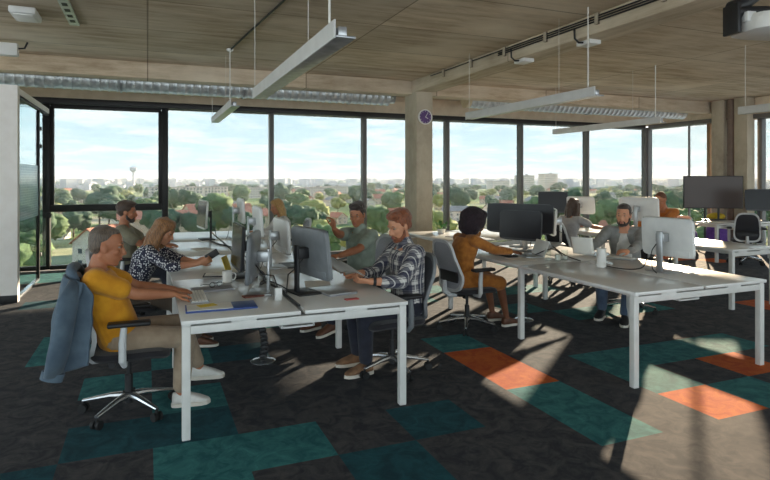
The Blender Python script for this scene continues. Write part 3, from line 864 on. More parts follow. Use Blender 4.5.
# purple bean bags and yellow cushion by the right windows
M['beanpurple'] = mat('purple_beanbag_fabric', srgb(116, 72, 168), 0.8, col2=srgb(96, 56, 146), scale=25, sheen=0.3)
M['beanyellow'] = mat('yellow_cushion_fabric', srgb(226, 196, 60), 0.8, col2=srgb(210, 178, 48), scale=25)
def beanbag(label, x, y, r, h):
    b = MB()
    b.lathe([(0.02, 0.0), (r * 0.82, 0.0), (r * 0.98, h * 0.18), (r, h * 0.38), (r * 0.92, h * 0.6), (r * 0.68, h * 0.84), (r * 0.3, h * 0.98), (0.02, h)], (0, 0, 0), 36)
    for v in b.bm.verts:
        k = noise.noise(v.co * 3.3 + V((x, y, 0)))
        if v.co.z > 0.001:
            v.co += V((v.co.x, v.co.y, 0)) * 0.10 * k + V((0, 0, 0.03 * k * v.co.z / h))
    return tag(b.build('bean_bag', M['beanpurple'], loc=(x, y, 0), sharp=0), label, 'bean bag')
beanbag('purple bean bag on the floor left of the screen stand', 11.25, 9.60, 0.36, 0.62)
beanbag('purple bean bag on the floor right of the screen stand, under the yellow cushion', 11.50, 8.98, 0.30, 0.66) if False else None
beanbag('purple bean bag behind the wheeled screen stand, with a yellow cushion on top', 11.62, 8.98, 0.24, 0.70)
c_ = MB(); c_.rings([sq_ring(0, 0, z, a, a * 0.8, 3.0, 24) for z, a in ((0, 0.05), (0.03, 0.15), (0.08, 0.19), (0.13, 0.15), (0.16, 0.05))])
tag(c_.build('cushion', M['beanyellow'], loc=(11.60, 8.97, 0.69), sharp=0), 'yellow cushion lying on top of a purple bean bag', 'cushion')

# ------------------------------------------------------------------ small things on the desks
def flat(name, label, cat, x, y, rz, sx, sy, m, th=0.002, z=DZ, group=None):
    return tag(MB().box((0, 0, th / 2), (sx, sy, th), bev=min(0.0008, th / 3), seg=1).build(name, m, loc=(x, y, z), rotz=R(rz)), label, cat, group)
def keyboard(label, x, y, rz, m1='silver', m2='paper'):
    k = thing('keyboard', label, 'keyboard', (x, y, DZ), R(rz))
    MB().box((0, 0, 0.006), (0.12, 0.42, 0.012), bev=0.004).build('keyboard_case', M[m1], k)
    kk = MB()
    for i in range(5):
        for j in range(15):
            kk.box((-0.044 + 0.022 * i, -0.19 + 0.0272 * j, 0.0145), (0.018, 0.023, 0.006), bev=0.0015, seg=1)
    kk.build('keys', M[m2], k)
    return k
M['mug'] = mat('mug_glaze', srgb(232, 230, 226), 0.25, col2=srgb(226, 224, 220), scale=5)
M['blue'] = mat('blue_folder', srgb(38, 70, 140), 0.4, col2=srgb(30, 60, 126), scale=6)
M['yellowcard'] = mat('yellow_card', srgb(224, 196, 60), 0.7, col2=srgb(214, 186, 52), scale=6)
M['redcard'] = mat('red_card', srgb(196, 88, 88), 0.6, col2=srgb(184, 76, 78), scale=6)
M['brownleather'] = mat('brown_leather', srgb(112, 60, 44), 0.5, col2=srgb(90, 46, 34), scale=20)
M['clear'] = glass('clear_tumbler_glass', (0.93, 0.95, 0.94, 1))
M['greybook'] = mat('grey_cover', srgb(150, 150, 156), 0.6, col2=srgb(140, 140, 146), scale=9)
keyboard('white and silver keyboard under the hands of the person in yellow', 0.34, 4.42, 0)
keyboard('dark keyboard before the woman in mustard', 3.72, 5.52, 0, 'dark', 'black')
keyboard('white keyboard before the man in the open grey shirt', 4.72, 4.86, 20, 'silver', 'paper')
# folder with papers, front left
f_ = thing('folder', 'blue plastic folder holding white paper on the front left desk', 'folder', (0.46, 4.02, DZ), R(-2))
MB().box((0, 0, 0.006), (0.46, 0.22, 0.012), bev=0.003).build('cover', M['blue'], f_)
MB().box((-0.075, -0.004, 0.0135), (0.29, 0.19, 0.003)).build('sheet', M['paper'], f_)
MB().box((-0.09, 0.03, 0.0155), (0.12, 0.085, 0.0015), rot=Euler((0, 0, R(18))).to_matrix()).build('card', M['yellowcard'], f_)
# mug
def mug(label, x, y, rz):
    g = thing('mug', label, 'mug', (x, y, DZ), R(rz))
    MB().lathe([(0.034, 0), (0.040, 0.004), (0.0415, 0.09), (0.0415, 0.096), (0.038, 0.096), (0.037, 0.012), (0.005, 0.010)], n=28).build('cup', M['mug'], g)
    MB().tube([(0.04, 0, 0.078), (0.062, 0, 0.078), (0.072, 0, 0.062), (0.070, 0, 0.040), (0.058, 0, 0.024), (0.04, 0, 0.022)], 0.0055, 10).build('handle', M['mug'], g)
mug('white mug with its handle to the right, on the left desk beside a dark screen', 0.62, 4.98, -25)
# notebook and eyeglasses
flat('notebook', 'grey notebook lying under eyeglasses on the front left desk', 'notebook', 0.47, 4.70, 6, 0.30, 0.18, M['greybook'], 0.012)
def glasses(label, x, y, rz, z):
    g = thing('eyeglasses', label, 'glasses', (x, y, z), R(rz))
    fm = MB()
    for s_ in (-1, 1):
        fm.tube([(0.0, s_ * 0.033 + 0.025 * math.cos(q), 0.022 + 0.02 * math.sin(q)) for q in [2 * PI * k / 16 for k in range(17)]], 0.0025, 6)
    fm.tube([(0, -0.008, 0.028), (0.002, 0, 0.032), (0, 0.008, 0.028)], 0.0022, 6)
    fm.build('rim', M['black'], g)
    for s_ in (-1, 1):
        MB().tube([(0, s_ * 0.058, 0.028), (-0.07, s_ * 0.06, 0.022), (-0.12, s_ * 0.058, 0.008)], 0.002, 6).build('temple_arm', M['black'], g)
        MB().lathe([(0.022, -0.0006), (0.022, 0.0006)], n=18).build('lens', M['clear'], g)
    ch = [c for c in g.children if c.name.startswith('lens')]
    for o, s_ in zip(ch, (-1, 1)):
        o.rotation_euler = (0, R(90), 0); o.location = (0, s_ * 0.033, 0.022)
glasses('eyeglasses with dark rims lying on the grey notebook', 0.50, 4.72, -60, DZ + 0.0125)
# phone stand / tablet and diary before the woman with the phone
t_ = thing('tablet', 'dark-edged tablet lying before the woman with the phone', 'tablet', (0.60, 5.36, DZ), R(-10))
MB().box((0, 0, 0.005), (0.28, 0.20, 0.010), bev=0.003).build('tablet_case', M['black'], t_)
MB().box((0, 0, 0.0105), (0.25, 0.175, 0.002)).build('tablet_screen', M['paper'], t_)
nb = thing('diary', 'open diary with a yellowish page standing up, beside the tablet', 'diary', (0.70, 5.52, DZ), R(70))
MB().box((0, -0.07, 0.004), (0.20, 0.14, 0.008), bev=0.002).build('cover', M['black'], nb)
MB().box((0, 0.022, 0.075), (0.20, 0.006, 0.15), rot=Euler((R(-18), 0, 0)).to_matrix(), bev=0.002).build('raised_page', M['yellowcard'], nb)
MB().box((0, -0.07, 0.0095), (0.185, 0.128, 0.003)).build('page', M['paper'], nb)
flat('envelope', 'white sheet lying near the far left monitor foot', 'paper', 0.62, 7.4, 15, 0.21, 0.297, M['paper'])
flat('phone', 'brown wallet-like phone case near the silver monitor foot', 'phone', 0.72, 4.30, 100, 0.075, 0.15, M['brownleather'], 0.012)
tag(MB().box((0, 0, 0.045), (0.05, 0.03, 0.09), bev=0.006).build('charger_block', M['monwhite'], loc=(0.865, 4.10, DZ), rotz=0.1), 'white upright charger block at the cable gap of the front left bench', 'charger')
# laptop / pad at plaid man
lp = thing('laptop', 'closed grey laptop lying under papers at the plaid man', 'laptop', (1.32, 4.25, DZ), R(12))
MB().box((0, 0, 0.005), (0.24, 0.33, 0.010), bev=0.004).build('laptop_base', M['greybook'], lp)
MB().box((0, 0, 0.0135), (0.24, 0.33, 0.007), bev=0.003).build('laptop_lid', M['silver'], lp)
flat('red_card', 'small red card on the near edge of the plaid man\'s desk', 'card', 1.36, 3.93, 4, 0.10, 0.05, M['redcard'], 0.006)
flat('letter', 'white letter lying beside the closed grey laptop', 'paper', 1.30, 4.62, -12, 0.21, 0.297, M['paper'])
flat('laptop_sleeve', 'thin dark laptop sleeve on the desk of the man in the polo shirt', 'sleeve', 1.36, 5.66, 3, 0.24, 0.34, M['dark'], 0.014)
# cables in the desk gap
def cable(label, pts, r=0.006, m='black'):
    # smooth through the points
    P = [V(p) for p in pts]
    out = []
    for i in range(len(P) - 1):
        p0, p1, p2, p3 = P[max(0, i - 1)], P[i], P[i + 1], P[min(len(P) - 1, i + 2)]
        for k in range(6):
            t = k / 6
            out.append(0.5 * ((2 * p1) + (p2 - p0) * t + (2 * p0 - 5 * p1 + 4 * p2 - p3) * t * t + (3 * p1 - p0 - 3 * p2 + p3) * t ** 3))
    out.append(P[-1])
    return tag(MB().tube(out, r, 8).build('cable', M[m]), label, 'cable')
zt = DZ + 0.007
cable('black cable bundle running along the gap of the front left bench', [(0.955, 3.85, zt), (0.945, 4.15, zt + 0.006), (0.96, 4.45, zt), (0.90, 4.8, zt + 0.01), (0.98, 5.3, zt), (0.94, 5.9, zt), (0.95, 6.6, zt)], 0.009)
cable('thin black cable looping across from the plaid man\'s monitor', [(1.02, 4.34, zt), (0.90, 4.55, zt + 0.05), (0.84, 4.62, zt + 0.02), (0.88, 4.85, zt), (0.98, 5.0, zt)], 0.005)
cable('black cable curling behind the far left monitors', [(0.80, 8.40, zt), (0.86, 7.9, zt), (0.98, 7.4, zt), (0.93, 6.95, zt)], 0.008)
cable('black cable hanging at the silver stand of the front right bench', [(4.33, 4.06, zt + 0.10), (4.25, 4.05, zt + 0.03), (4.20, 4.22, zt), (4.19, 4.5, zt)], 0.005)
cable('tangled black cable between the glass jars and the white cup', [(4.02, 5.35, zt), (4.10, 5.15, zt + 0.09), (4.16, 5.05, zt + 0.03), (4.20, 5.25, zt + 0.10), (4.24, 5.10, zt + 0.02), (4.19, 4.8, zt)], 0.006)
# front right bench
def jar(label, x, y, r, h, wax):
    j = thing('glass_jar', label, 'glass', (x, y, DZ))
    MB().lathe([(r * 0.9, 0), (r, 0.006), (r, h), (r - 0.003, h), (r - 0.003, 0.008), (0.004, 0.007)], n=24).build('tumbler', M['clear'], j)
    MB().lathe([(r - 0.005, 0.010), (r - 0.005, h * wax)], n=24).build('contents', M['mug'], j)
jar('tall clear tumbler, leftmost of the glasses on the front right bench', 3.92, 4.98, 0.034, 0.125, 0.2)
jar('stubby glass candle jar between the tumbler and the taller jar', 4.00, 4.92, 0.034, 0.085, 0.8)
jar('clear glass jar, rightmost of the glasses on the front right bench', 4.12, 4.96, 0.036, 0.105, 0.4)
cp = thing('canister', 'tall white ribbed cup in front of the man in the open grey shirt', 'cup', (4.12, 4.42, DZ))
pr = [(0.040, 0)]
for k in range(14):
    z = 0.006 + k * 0.0125
    pr += [(0.045, z), (0.045, z + 0.008), (0.0435, z + 0.0105)]
pr += [(0.046, 0.184), (0.041, 0.184), (0.040, 0.03), (0.004, 0.03)]
MB().lathe(pr, n=30).build('cup_body', M['mug'], cp)
# sheet of paper standing at the woman in mustard and laptop
ls = thing('laptop', 'open silver laptop on the desk of the woman in mustard', 'laptop', (3.96, 5.36, DZ), R(170))
MB().box((0, 0, 0.007), (0.22, 0.31, 0.014), bev=0.004).build('laptop_base', M['silver'], ls)
MB().box((-0.135, 0, 0.085), (0.008, 0.31, 0.19), rot=Euler((0, R(-22), 0)).to_matrix(), bev=0.003).build('laptop_lid', M['monwhite'], ls)
flat('document', 'white document lying at the hand of the woman in mustard', 'paper', 3.72, 5.18, 10, 0.21, 0.297, M['paper'])
flat('magazine', 'thin dark magazine on the desk behind the woman in mustard', 'magazine', 4.25, 7.5, 20, 0.22, 0.29, M['dark'], 0.006)
pl = thing('potted_plant', 'small green plant in a white pot by the column, left of the afro hair', 'plant', (4.28, 8.05, DZ))
MB().lathe([(0.05, 0), (0.065, 0.07), (0.06, 0.07), (0.05, 0.05), (0.004, 0.05)], n=20).build('pot', M['mug'], pl)
M['leaf'] = mat('leaf_green', srgb(84, 140, 74), 0.6, col2=srgb(56, 110, 54), scale=20)
lf = MB()
rnd = random.Random(5)
for k in range(26):
    q = rnd.uniform(0, 2 * PI); e_ = rnd.uniform(0.3, 1.3)
    d = V((math.cos(q) * math.cos(e_), math.sin(q) * math.cos(e_), math.sin(e_)))
    p = V((0, 0, 0.06)) + d * rnd.uniform(0.06, 0.15)
    lf.ell(p, (0.035, 0.018, 0.004), rot=d.to_track_quat('X', 'Z').to_matrix(), sub=1)
lf.build('leaves', M['leaf'], pl, sharp=0)
flat('report', 'white papers spread before the long-haired woman in grey', 'paper', 6.82, 7.25, 25, 0.30, 0.42, M['paper'], 0.004)
jar('clear water glass on the desk before the long-haired woman in grey', 6.80, 7.62, 0.036, 0.12, 0.6)
flat('folder_sheet', 'white sheet on the small desk by the right windows', 'paper', 10.4, 7.95, 5, 0.21, 0.3, M['paper'])
jar('white paint-like jar on the small desk by the right windows', 10.25, 8.0, 0.04, 0.10, 0.9) if False else None
# ------------------------------------------------------------------ people
def remesh(mb, voxel, smooth=4, mats=(), name='m'):
    me = bpy.data.meshes.new('tmp')
    bmesh.ops.recalc_face_normals(mb.bm, faces=mb.bm.faces)
    mb.bm.to_mesh(me); mb.bm.free()
    o = bpy.data.objects.new('tmp', me); C.objects.link(o)
    r = o.modifiers.new('r', 'REMESH'); r.mode = 'VOXEL'; r.voxel_size = voxel; r.adaptivity = 0
    if smooth:
        s = o.modifiers.new('s', 'SMOOTH'); s.factor = 0.5; s.iterations = smooth
    dg = bpy.context.evaluated_depsgraph_get()
    out = bpy.data.meshes.new_from_object(o.evaluated_get(dg))
    bpy.data.objects.remove(o); bpy.data.meshes.remove(me)
    out.materials.clear()
    for m in mats:
        out.materials.append(m)
    out.polygons.foreach_set('use_smooth', [True] * len(out.polygons))
    out.name = name
    return out

def capsule(mb, a, b, ra, rb, n=16):
    """round-ended tapered limb"""
    a, b = V(a), V(b)
    t = (b - a); L_ = t.length
    if L_ < 1e-6:
        return
    t /= L_
    pts, rs = [], []
    for k in range(5):
        q = PI / 2 * (1 - k / 4)
        pts.append(a - t * ra * math.sin(q)); rs.append(max(0.0005, ra * math.cos(q)))
    for k in range(5):
        q = PI / 2 * k / 4
        pts.append(b + t * rb * math.sin(q)); rs.append(max(0.0005, rb * math.cos(q)))
    mb.tube(pts, rs, n)

def limb(mb, pts, rs, n=16):
    for i in range(len(pts) - 1):
        capsule(mb, pts[i], pts[i + 1], rs[i], rs[i + 1], n)

def ik(S, T, l1, l2, pole):
    d = T - S
    L_ = d.length
    mxl = (l1 + l2) * 0.985
    if L_ > mxl:
        T = S + d * (mxl / L_); d = T - S; L_ = mxl
    t = d / L_
    a = (l1 * l1 - l2 * l2 + L_ * L_) / (2 * L_)
    h_ = math.sqrt(max(0, l1 * l1 - a * a))
    p = pole - t * pole.dot(t)
    p.normalize()
    return S + t * a + p * h_, T

def hand(mb, W, d, n, side, curl=0.4, k=1.0, spread=0.10, thumb=0.5):
    """palm + four fingers + thumb; d points wrist to knuckles, n out of the palm, side +1 when the thumb lies on n x d"""
    d = d.normalized(); n = (n - d * n.dot(d)).normalized()
    s_ = n.cross(d) * side                     # towards the thumb
    def P(a, b, c): return W + (d * a + s_ * b + n * c) * k
    rings = []
    for a, hw, ht in ((-0.02, 0.024, 0.019), (0.0, 0.026, 0.018), (0.025, 0.034, 0.017), (0.06, 0.041, 0.0155), (0.088, 0.041, 0.0125), (0.096, 0.036, 0.009)):
        rings.append([P(a, hw * math.cos(2 * PI * q / 16), ht * math.sin(2 * PI * q / 16)) for q in range(16)])
    mb.rings(rings)
    lens = [0.072, 0.080, 0.074, 0.058]
    for f in range(4):
        lat = 0.030 - 0.020 * f
        p = P(0.082, lat, 0.0)
        fd = (d + s_ * (spread * (1.5 - f) * 0.5)).normalized()
        ang = curl * (0.75 + 0.09 * f)
        cur = fd
        r = 0.0088 * k
        for seg, fr in enumerate((0.46, 0.31, 0.25)):
            ang_ = ang * (0.8, 1.1, 0.8)[seg]
            ax = cur.cross(n).normalized()
            cur = (Matrix.Rotation(ang_, 3, ax) @ cur).normalized()
            nn = (Matrix.Rotation(ang_, 3, ax) @ n)
            q = p + cur * lens[f] * fr * k
            capsule(mb, p, q, r, r * 0.9, 8)
            p = q; r *= 0.9
            n_save = nn
    # thumb from the side of the palm near its base
    p = P(0.022, 0.026, 0.006)
    t1 = (d * 0.72 + s_ * 0.66 + n * 0.25 * (0.5 + thumb)).normalized()
    q = p + t1 * 0.045 * k
    capsule(mb, p, q, 0.0125 * k, 0.0105 * k, 8)
    t2 = (d * 0.93 + s_ * (0.28 - 0.25 * thumb) + n * 0.32 * thumb).normalized()
    q2 = q + t2 * 0.033 * k
    capsule(mb, q, q2, 0.0105 * k, 0.0092 * k, 8)
    capsule(mb, q2, q2 + (t2 * 0.85 + n * 0.3 * thumb).normalized() * 0.024 * k, 0.0092 * k, 0.0075 * k, 8)

def skin_mat(name, c, c2):
    m = mat(name, c, 0.5, col2=c2, scale=9, spec=0.35)
    b = m.node_tree.nodes['Principled BSDF']
    b.inputs['Subsurface Weight'].default_value = 0.06
    b.inputs['Subsurface Radius'].default_value = (0.02, 0.008, 0.004)
    b.inputs['Subsurface Scale'].default_value = 0.5
    return m
M['skin_a'] = skin_mat('skin_fair', srgb(206, 150, 118), srgb(192, 132, 102))
M['skin_b'] = skin_mat('skin_tan', srgb(180, 122, 90), srgb(164, 106, 78))
M['skin_c'] = skin_mat('skin_brown', srgb(126, 80, 56), srgb(110, 68, 48))
M['eye_white'] = mat('eye_white', srgb(150, 138, 128), 0.6)
M['iris'] = mat('iris_brown', srgb(50, 34, 26), 0.3)
M['lip'] = mat('lip', srgb(164, 92, 82), 0.5)
def hair_mat(name, c, c2):
    return mat(name, c, 0.55, col2=c2, scale=30, stretch=(6, 6, 0.9), bump=0.5, sheen=0.25)
M['hair_brown'] = hair_mat('hair_brown', srgb(78, 54, 38), srgb(46, 32, 24))
M['hair_grey'] = hair_mat('hair_greying_brown', srgb(104, 88, 74), srgb(66, 56, 48))
M['hair_blond'] = hair_mat('hair_blonde', srgb(208, 168, 108), srgb(160, 118, 68))
M['hair_wavy'] = hair_mat('hair_highlighted', srgb(168, 118, 70), srgb(92, 58, 34))
M['hair_black'] = hair_mat('hair_black', srgb(40, 30, 30), srgb(22, 17, 18))
M['hair_afro'] = mat('hair_afro_dark', srgb(44, 26, 34), 0.85, col2=srgb(22, 14, 24), scale=70, bump=1.0, sheen=0.05)
M['hair_ginger'] = hair_mat('hair_ginger', srgb(150, 82, 44), srgb(96, 50, 28))
M['hair_dark'] = hair_mat('hair_dark_brown', srgb(56, 40, 32), srgb(32, 24, 20))
M['buzz'] = mat('hair_cropped', srgb(110, 74, 54), 0.8, col2=srgb(92, 60, 44), scale=80)

def cloth(name, c, c2=None, scale=14):
    return mat(name, c, 0.9, col2=c2 or tuple(x * 0.82 for x in c[:3]) + (1,), scale=scale, bump=0.35, sheen=0.15, detail=5)
M['mustard_tee'] = cloth('yellow_tshirt', srgb(214, 150, 30), srgb(196, 130, 20))
M['mustard_dress'] = cloth('mustard_knit', srgb(176, 112, 44), srgb(150, 90, 32), 22)
M['greygreen'] = cloth('grey_green_jersey', srgb(146, 158, 146), srgb(126, 138, 126))
M['olive_tee'] = cloth('olive_grey_tshirt', srgb(138, 132, 112), srgb(120, 114, 96))
M['grey_shirt'] = cloth('grey_overshirt', srgb(150, 150, 147), srgb(128, 128, 126))
M['pale_top'] = cloth('pale_grey_top', srgb(176, 172, 170), srgb(156, 152, 152))
M['white_tee'] = cloth('white_tshirt', srgb(224, 220, 214))
M['white_top'] = cloth('white_blouse', srgb(222, 218, 214))
M['orange_top'] = cloth('orange_top', srgb(196, 122, 56), srgb(176, 102, 44))
M['beige_trouser'] = cloth('beige_chinos', srgb(166, 146, 124), srgb(148, 128, 108))
M['navy_trouser'] = cloth('dark_navy_trousers', srgb(36, 38, 52), srgb(26, 28, 40))
M['brown_trouser'] = cloth('brown_trousers', srgb(92, 78, 66), srgb(78, 66, 56))
M['jeans'] = cloth('blue_grey_jeans', srgb(74, 88, 108), srgb(58, 72, 92))
M['sneaker'] = mat('white_sneaker', srgb(224, 220, 214), 0.6, col2=srgb(210, 206, 200), scale=20)
M['shoe_tan'] = mat('tan_suede_shoe', srgb(150, 112, 82), 0.8, col2=srgb(112, 82, 60), scale=14)
M['shoe_brown'] = mat('brown_shoe', srgb(104, 66, 46), 0.6, col2=srgb(84, 52, 36), scale=14)
M['shoe_black'] = mat('black_shoe', srgb(34, 32, 34), 0.6, col2=srgb(26, 24, 26), scale=14)
M['sole'] = mat('shoe_sole', srgb(214, 206, 194), 0.7, scale=14)

def dotted():
    m = cloth('navy_blouse_white_dots', srgb(38, 40, 62), srgb(30, 32, 52))
    t = m.node_tree; b = t.nodes['Principled BSDF']
    tcn = t.nodes.new('ShaderNodeTexCoord')
    vo = t.nodes.new('ShaderNodeTexVoronoi'); vo.inputs['Scale'].default_value = 52; vo.inputs['Randomness'].default_value = 0.6
    t.links.new(tcn.outputs['Object'], vo.inputs['Vector'])
    lt = t.nodes.new('ShaderNodeMath'); lt.operation = 'LESS_THAN'; lt.inputs[1].default_value = 0.37
    t.links.new(vo.outputs['Distance'], lt.inputs[0])
    mxn = t.nodes.new('ShaderNodeMix'); mxn.data_type = 'RGBA'
    mxn.inputs[6].default_value = srgb(42, 44, 66); mxn.inputs[7].default_value = srgb(222, 222, 224)
    t.links.new(lt.outputs[0], mxn.inputs[0]); t.links.new(mxn.outputs[2], b.inputs['Base Color'])
    return m
M['dots'] = dotted()
def plaid():
    m = cloth('navy_white_plaid', srgb(60, 66, 92))
    t = m.node_tree; b = t.nodes['Principled BSDF']; lk = t.links.new
    tcn = t.nodes.new('ShaderNodeTexCoord')
    def bands(vec, freq, width, off=0.0):
        d = t.nodes.new('ShaderNodeVectorMath'); d.operation = 'DOT_PRODUCT'; d.inputs[1].default_value = vec
        lk(tcn.outputs['Object'], d.inputs[0])
        a = t.nodes.new('ShaderNodeMath'); a.operation = 'MULTIPLY_ADD'; a.inputs[1].default_value = freq; a.inputs[2].default_value = off
        lk(d.outputs['Value'], a.inputs[0])
        f = t.nodes.new('ShaderNodeMath'); f.operation = 'FRACT'; lk(a.outputs[0], f.inputs[0])
        l = t.nodes.new('ShaderNodeMath'); l.operation = 'LESS_THAN'; l.inputs[1].default_value = width; lk(f.outputs[0], l.inputs[0])
        return l.outputs[0]
    def mixc(fac, a, bcol, w_):
        mm = t.nodes.new('ShaderNodeMix'); mm.data_type = 'RGBA'
        sc_ = t.nodes.new('ShaderNodeMath'); sc_.operation = 'MULTIPLY'; sc_.inputs[1].default_value = w_
        lk(fac, sc_.inputs[0]); lk(sc_.outputs[0], mm.inputs[0])
        if isinstance(a, tuple): mm.inputs[6].default_value = a
        else: lk(a, mm.inputs[6])
        mm.inputs[7].default_value = bcol
        return mm.outputs[2]
    base = srgb(206, 202, 198); navy = srgb(34, 38, 66)
    hv, vv = (0.1, 0.05, 1.0), (0.75, 0.75, 0.0)
    c = mixc(bands(vv, 12.5, 0.55), base, navy, 0.8)
    c = mixc(bands(hv, 12.5, 0.55, 0.2), c, navy, 0.72)
    c = mixc(bands(hv, 25.0, 0.14, 0.7), c, srgb(30, 32, 56), 0.8)
    c = mixc(bands(vv, 25.0, 0.14, 0.5), c, srgb(226, 224, 220), 0.7)
    lk(c, b.inputs['Base Color'])
    return m
M['plaid'] = plaid()

def shoe(parent, ank, yaw, m, pitch=0.0, k=1.0, side=1):
    """ank: ankle point; built along +x then turned"""
    R3 = Matrix.Rotation(yaw, 3, 'Z') @ Matrix.Rotation(pitch, 3, 'Y')
    def T(p): return ank + R3 @ (V(p) * k)
    up = MB()
    rings = []
    for x, hw, z0, z1 in ((-0.062, 0.016, -0.060, -0.015), (-0.055, 0.030, -0.068, 0.012), (-0.02, 0.036, -0.070, 0.018), (0.03, 0.040, -0.070, 0.018), (0.08, 0.044, -0.070, -0.004), (0.13, 0.047, -0.070, -0.022), (0.165, 0.040, -0.070, -0.038), (0.188, 0.024, -0.068, -0.046), (0.196, 0.008, -0.064, -0.052)):
        zc, hz = (z0 + z1) / 2, (z1 - z0) / 2
        rings.append([T((x, hw * math.copysign(abs(math.cos(q)) ** 0.75, math.cos(q)), zc + hz * math.copysign(abs(math.sin(q)) ** 0.75, math.sin(q)))) for q in [2 * PI * t / 20 for t in range(20)]])
    up.rings(rings)
    so_ = up.build('shoe', m, parent, sharp=60)
    sl = MB()
    ol = [(-0.068, 0.0), (-0.06, 0.026), (-0.03, 0.038), (0.03, 0.038), (0.09, 0.046), (0.14, 0.048), (0.18, 0.034), (0.202, 0.0), (0.18, -0.034), (0.14, -0.048), (0.09, -0.046), (0.03, -0.038), (-0.03, -0.038), (-0.06, -0.026)]
    sl.rings([[T((x, y, z)) for x, y in ol] for z in (-0.086, -0.060)])
    sl.build('sole', M['sole'], so_, sharp=30)
    lc = MB()
    for q in range(4):
        x = 0.035 + 0.022 * q
        lc.tube([T((x, -0.02, -0.006 - 0.0105 * q * 0.9)), T((x + 0.006, 0, 0.004 - 0.0105 * q)), T((x, 0.02, -0.006 - 0.0105 * q * 0.9))], 0.004, 6)
    lc.build('laces', M['paper'], so_)

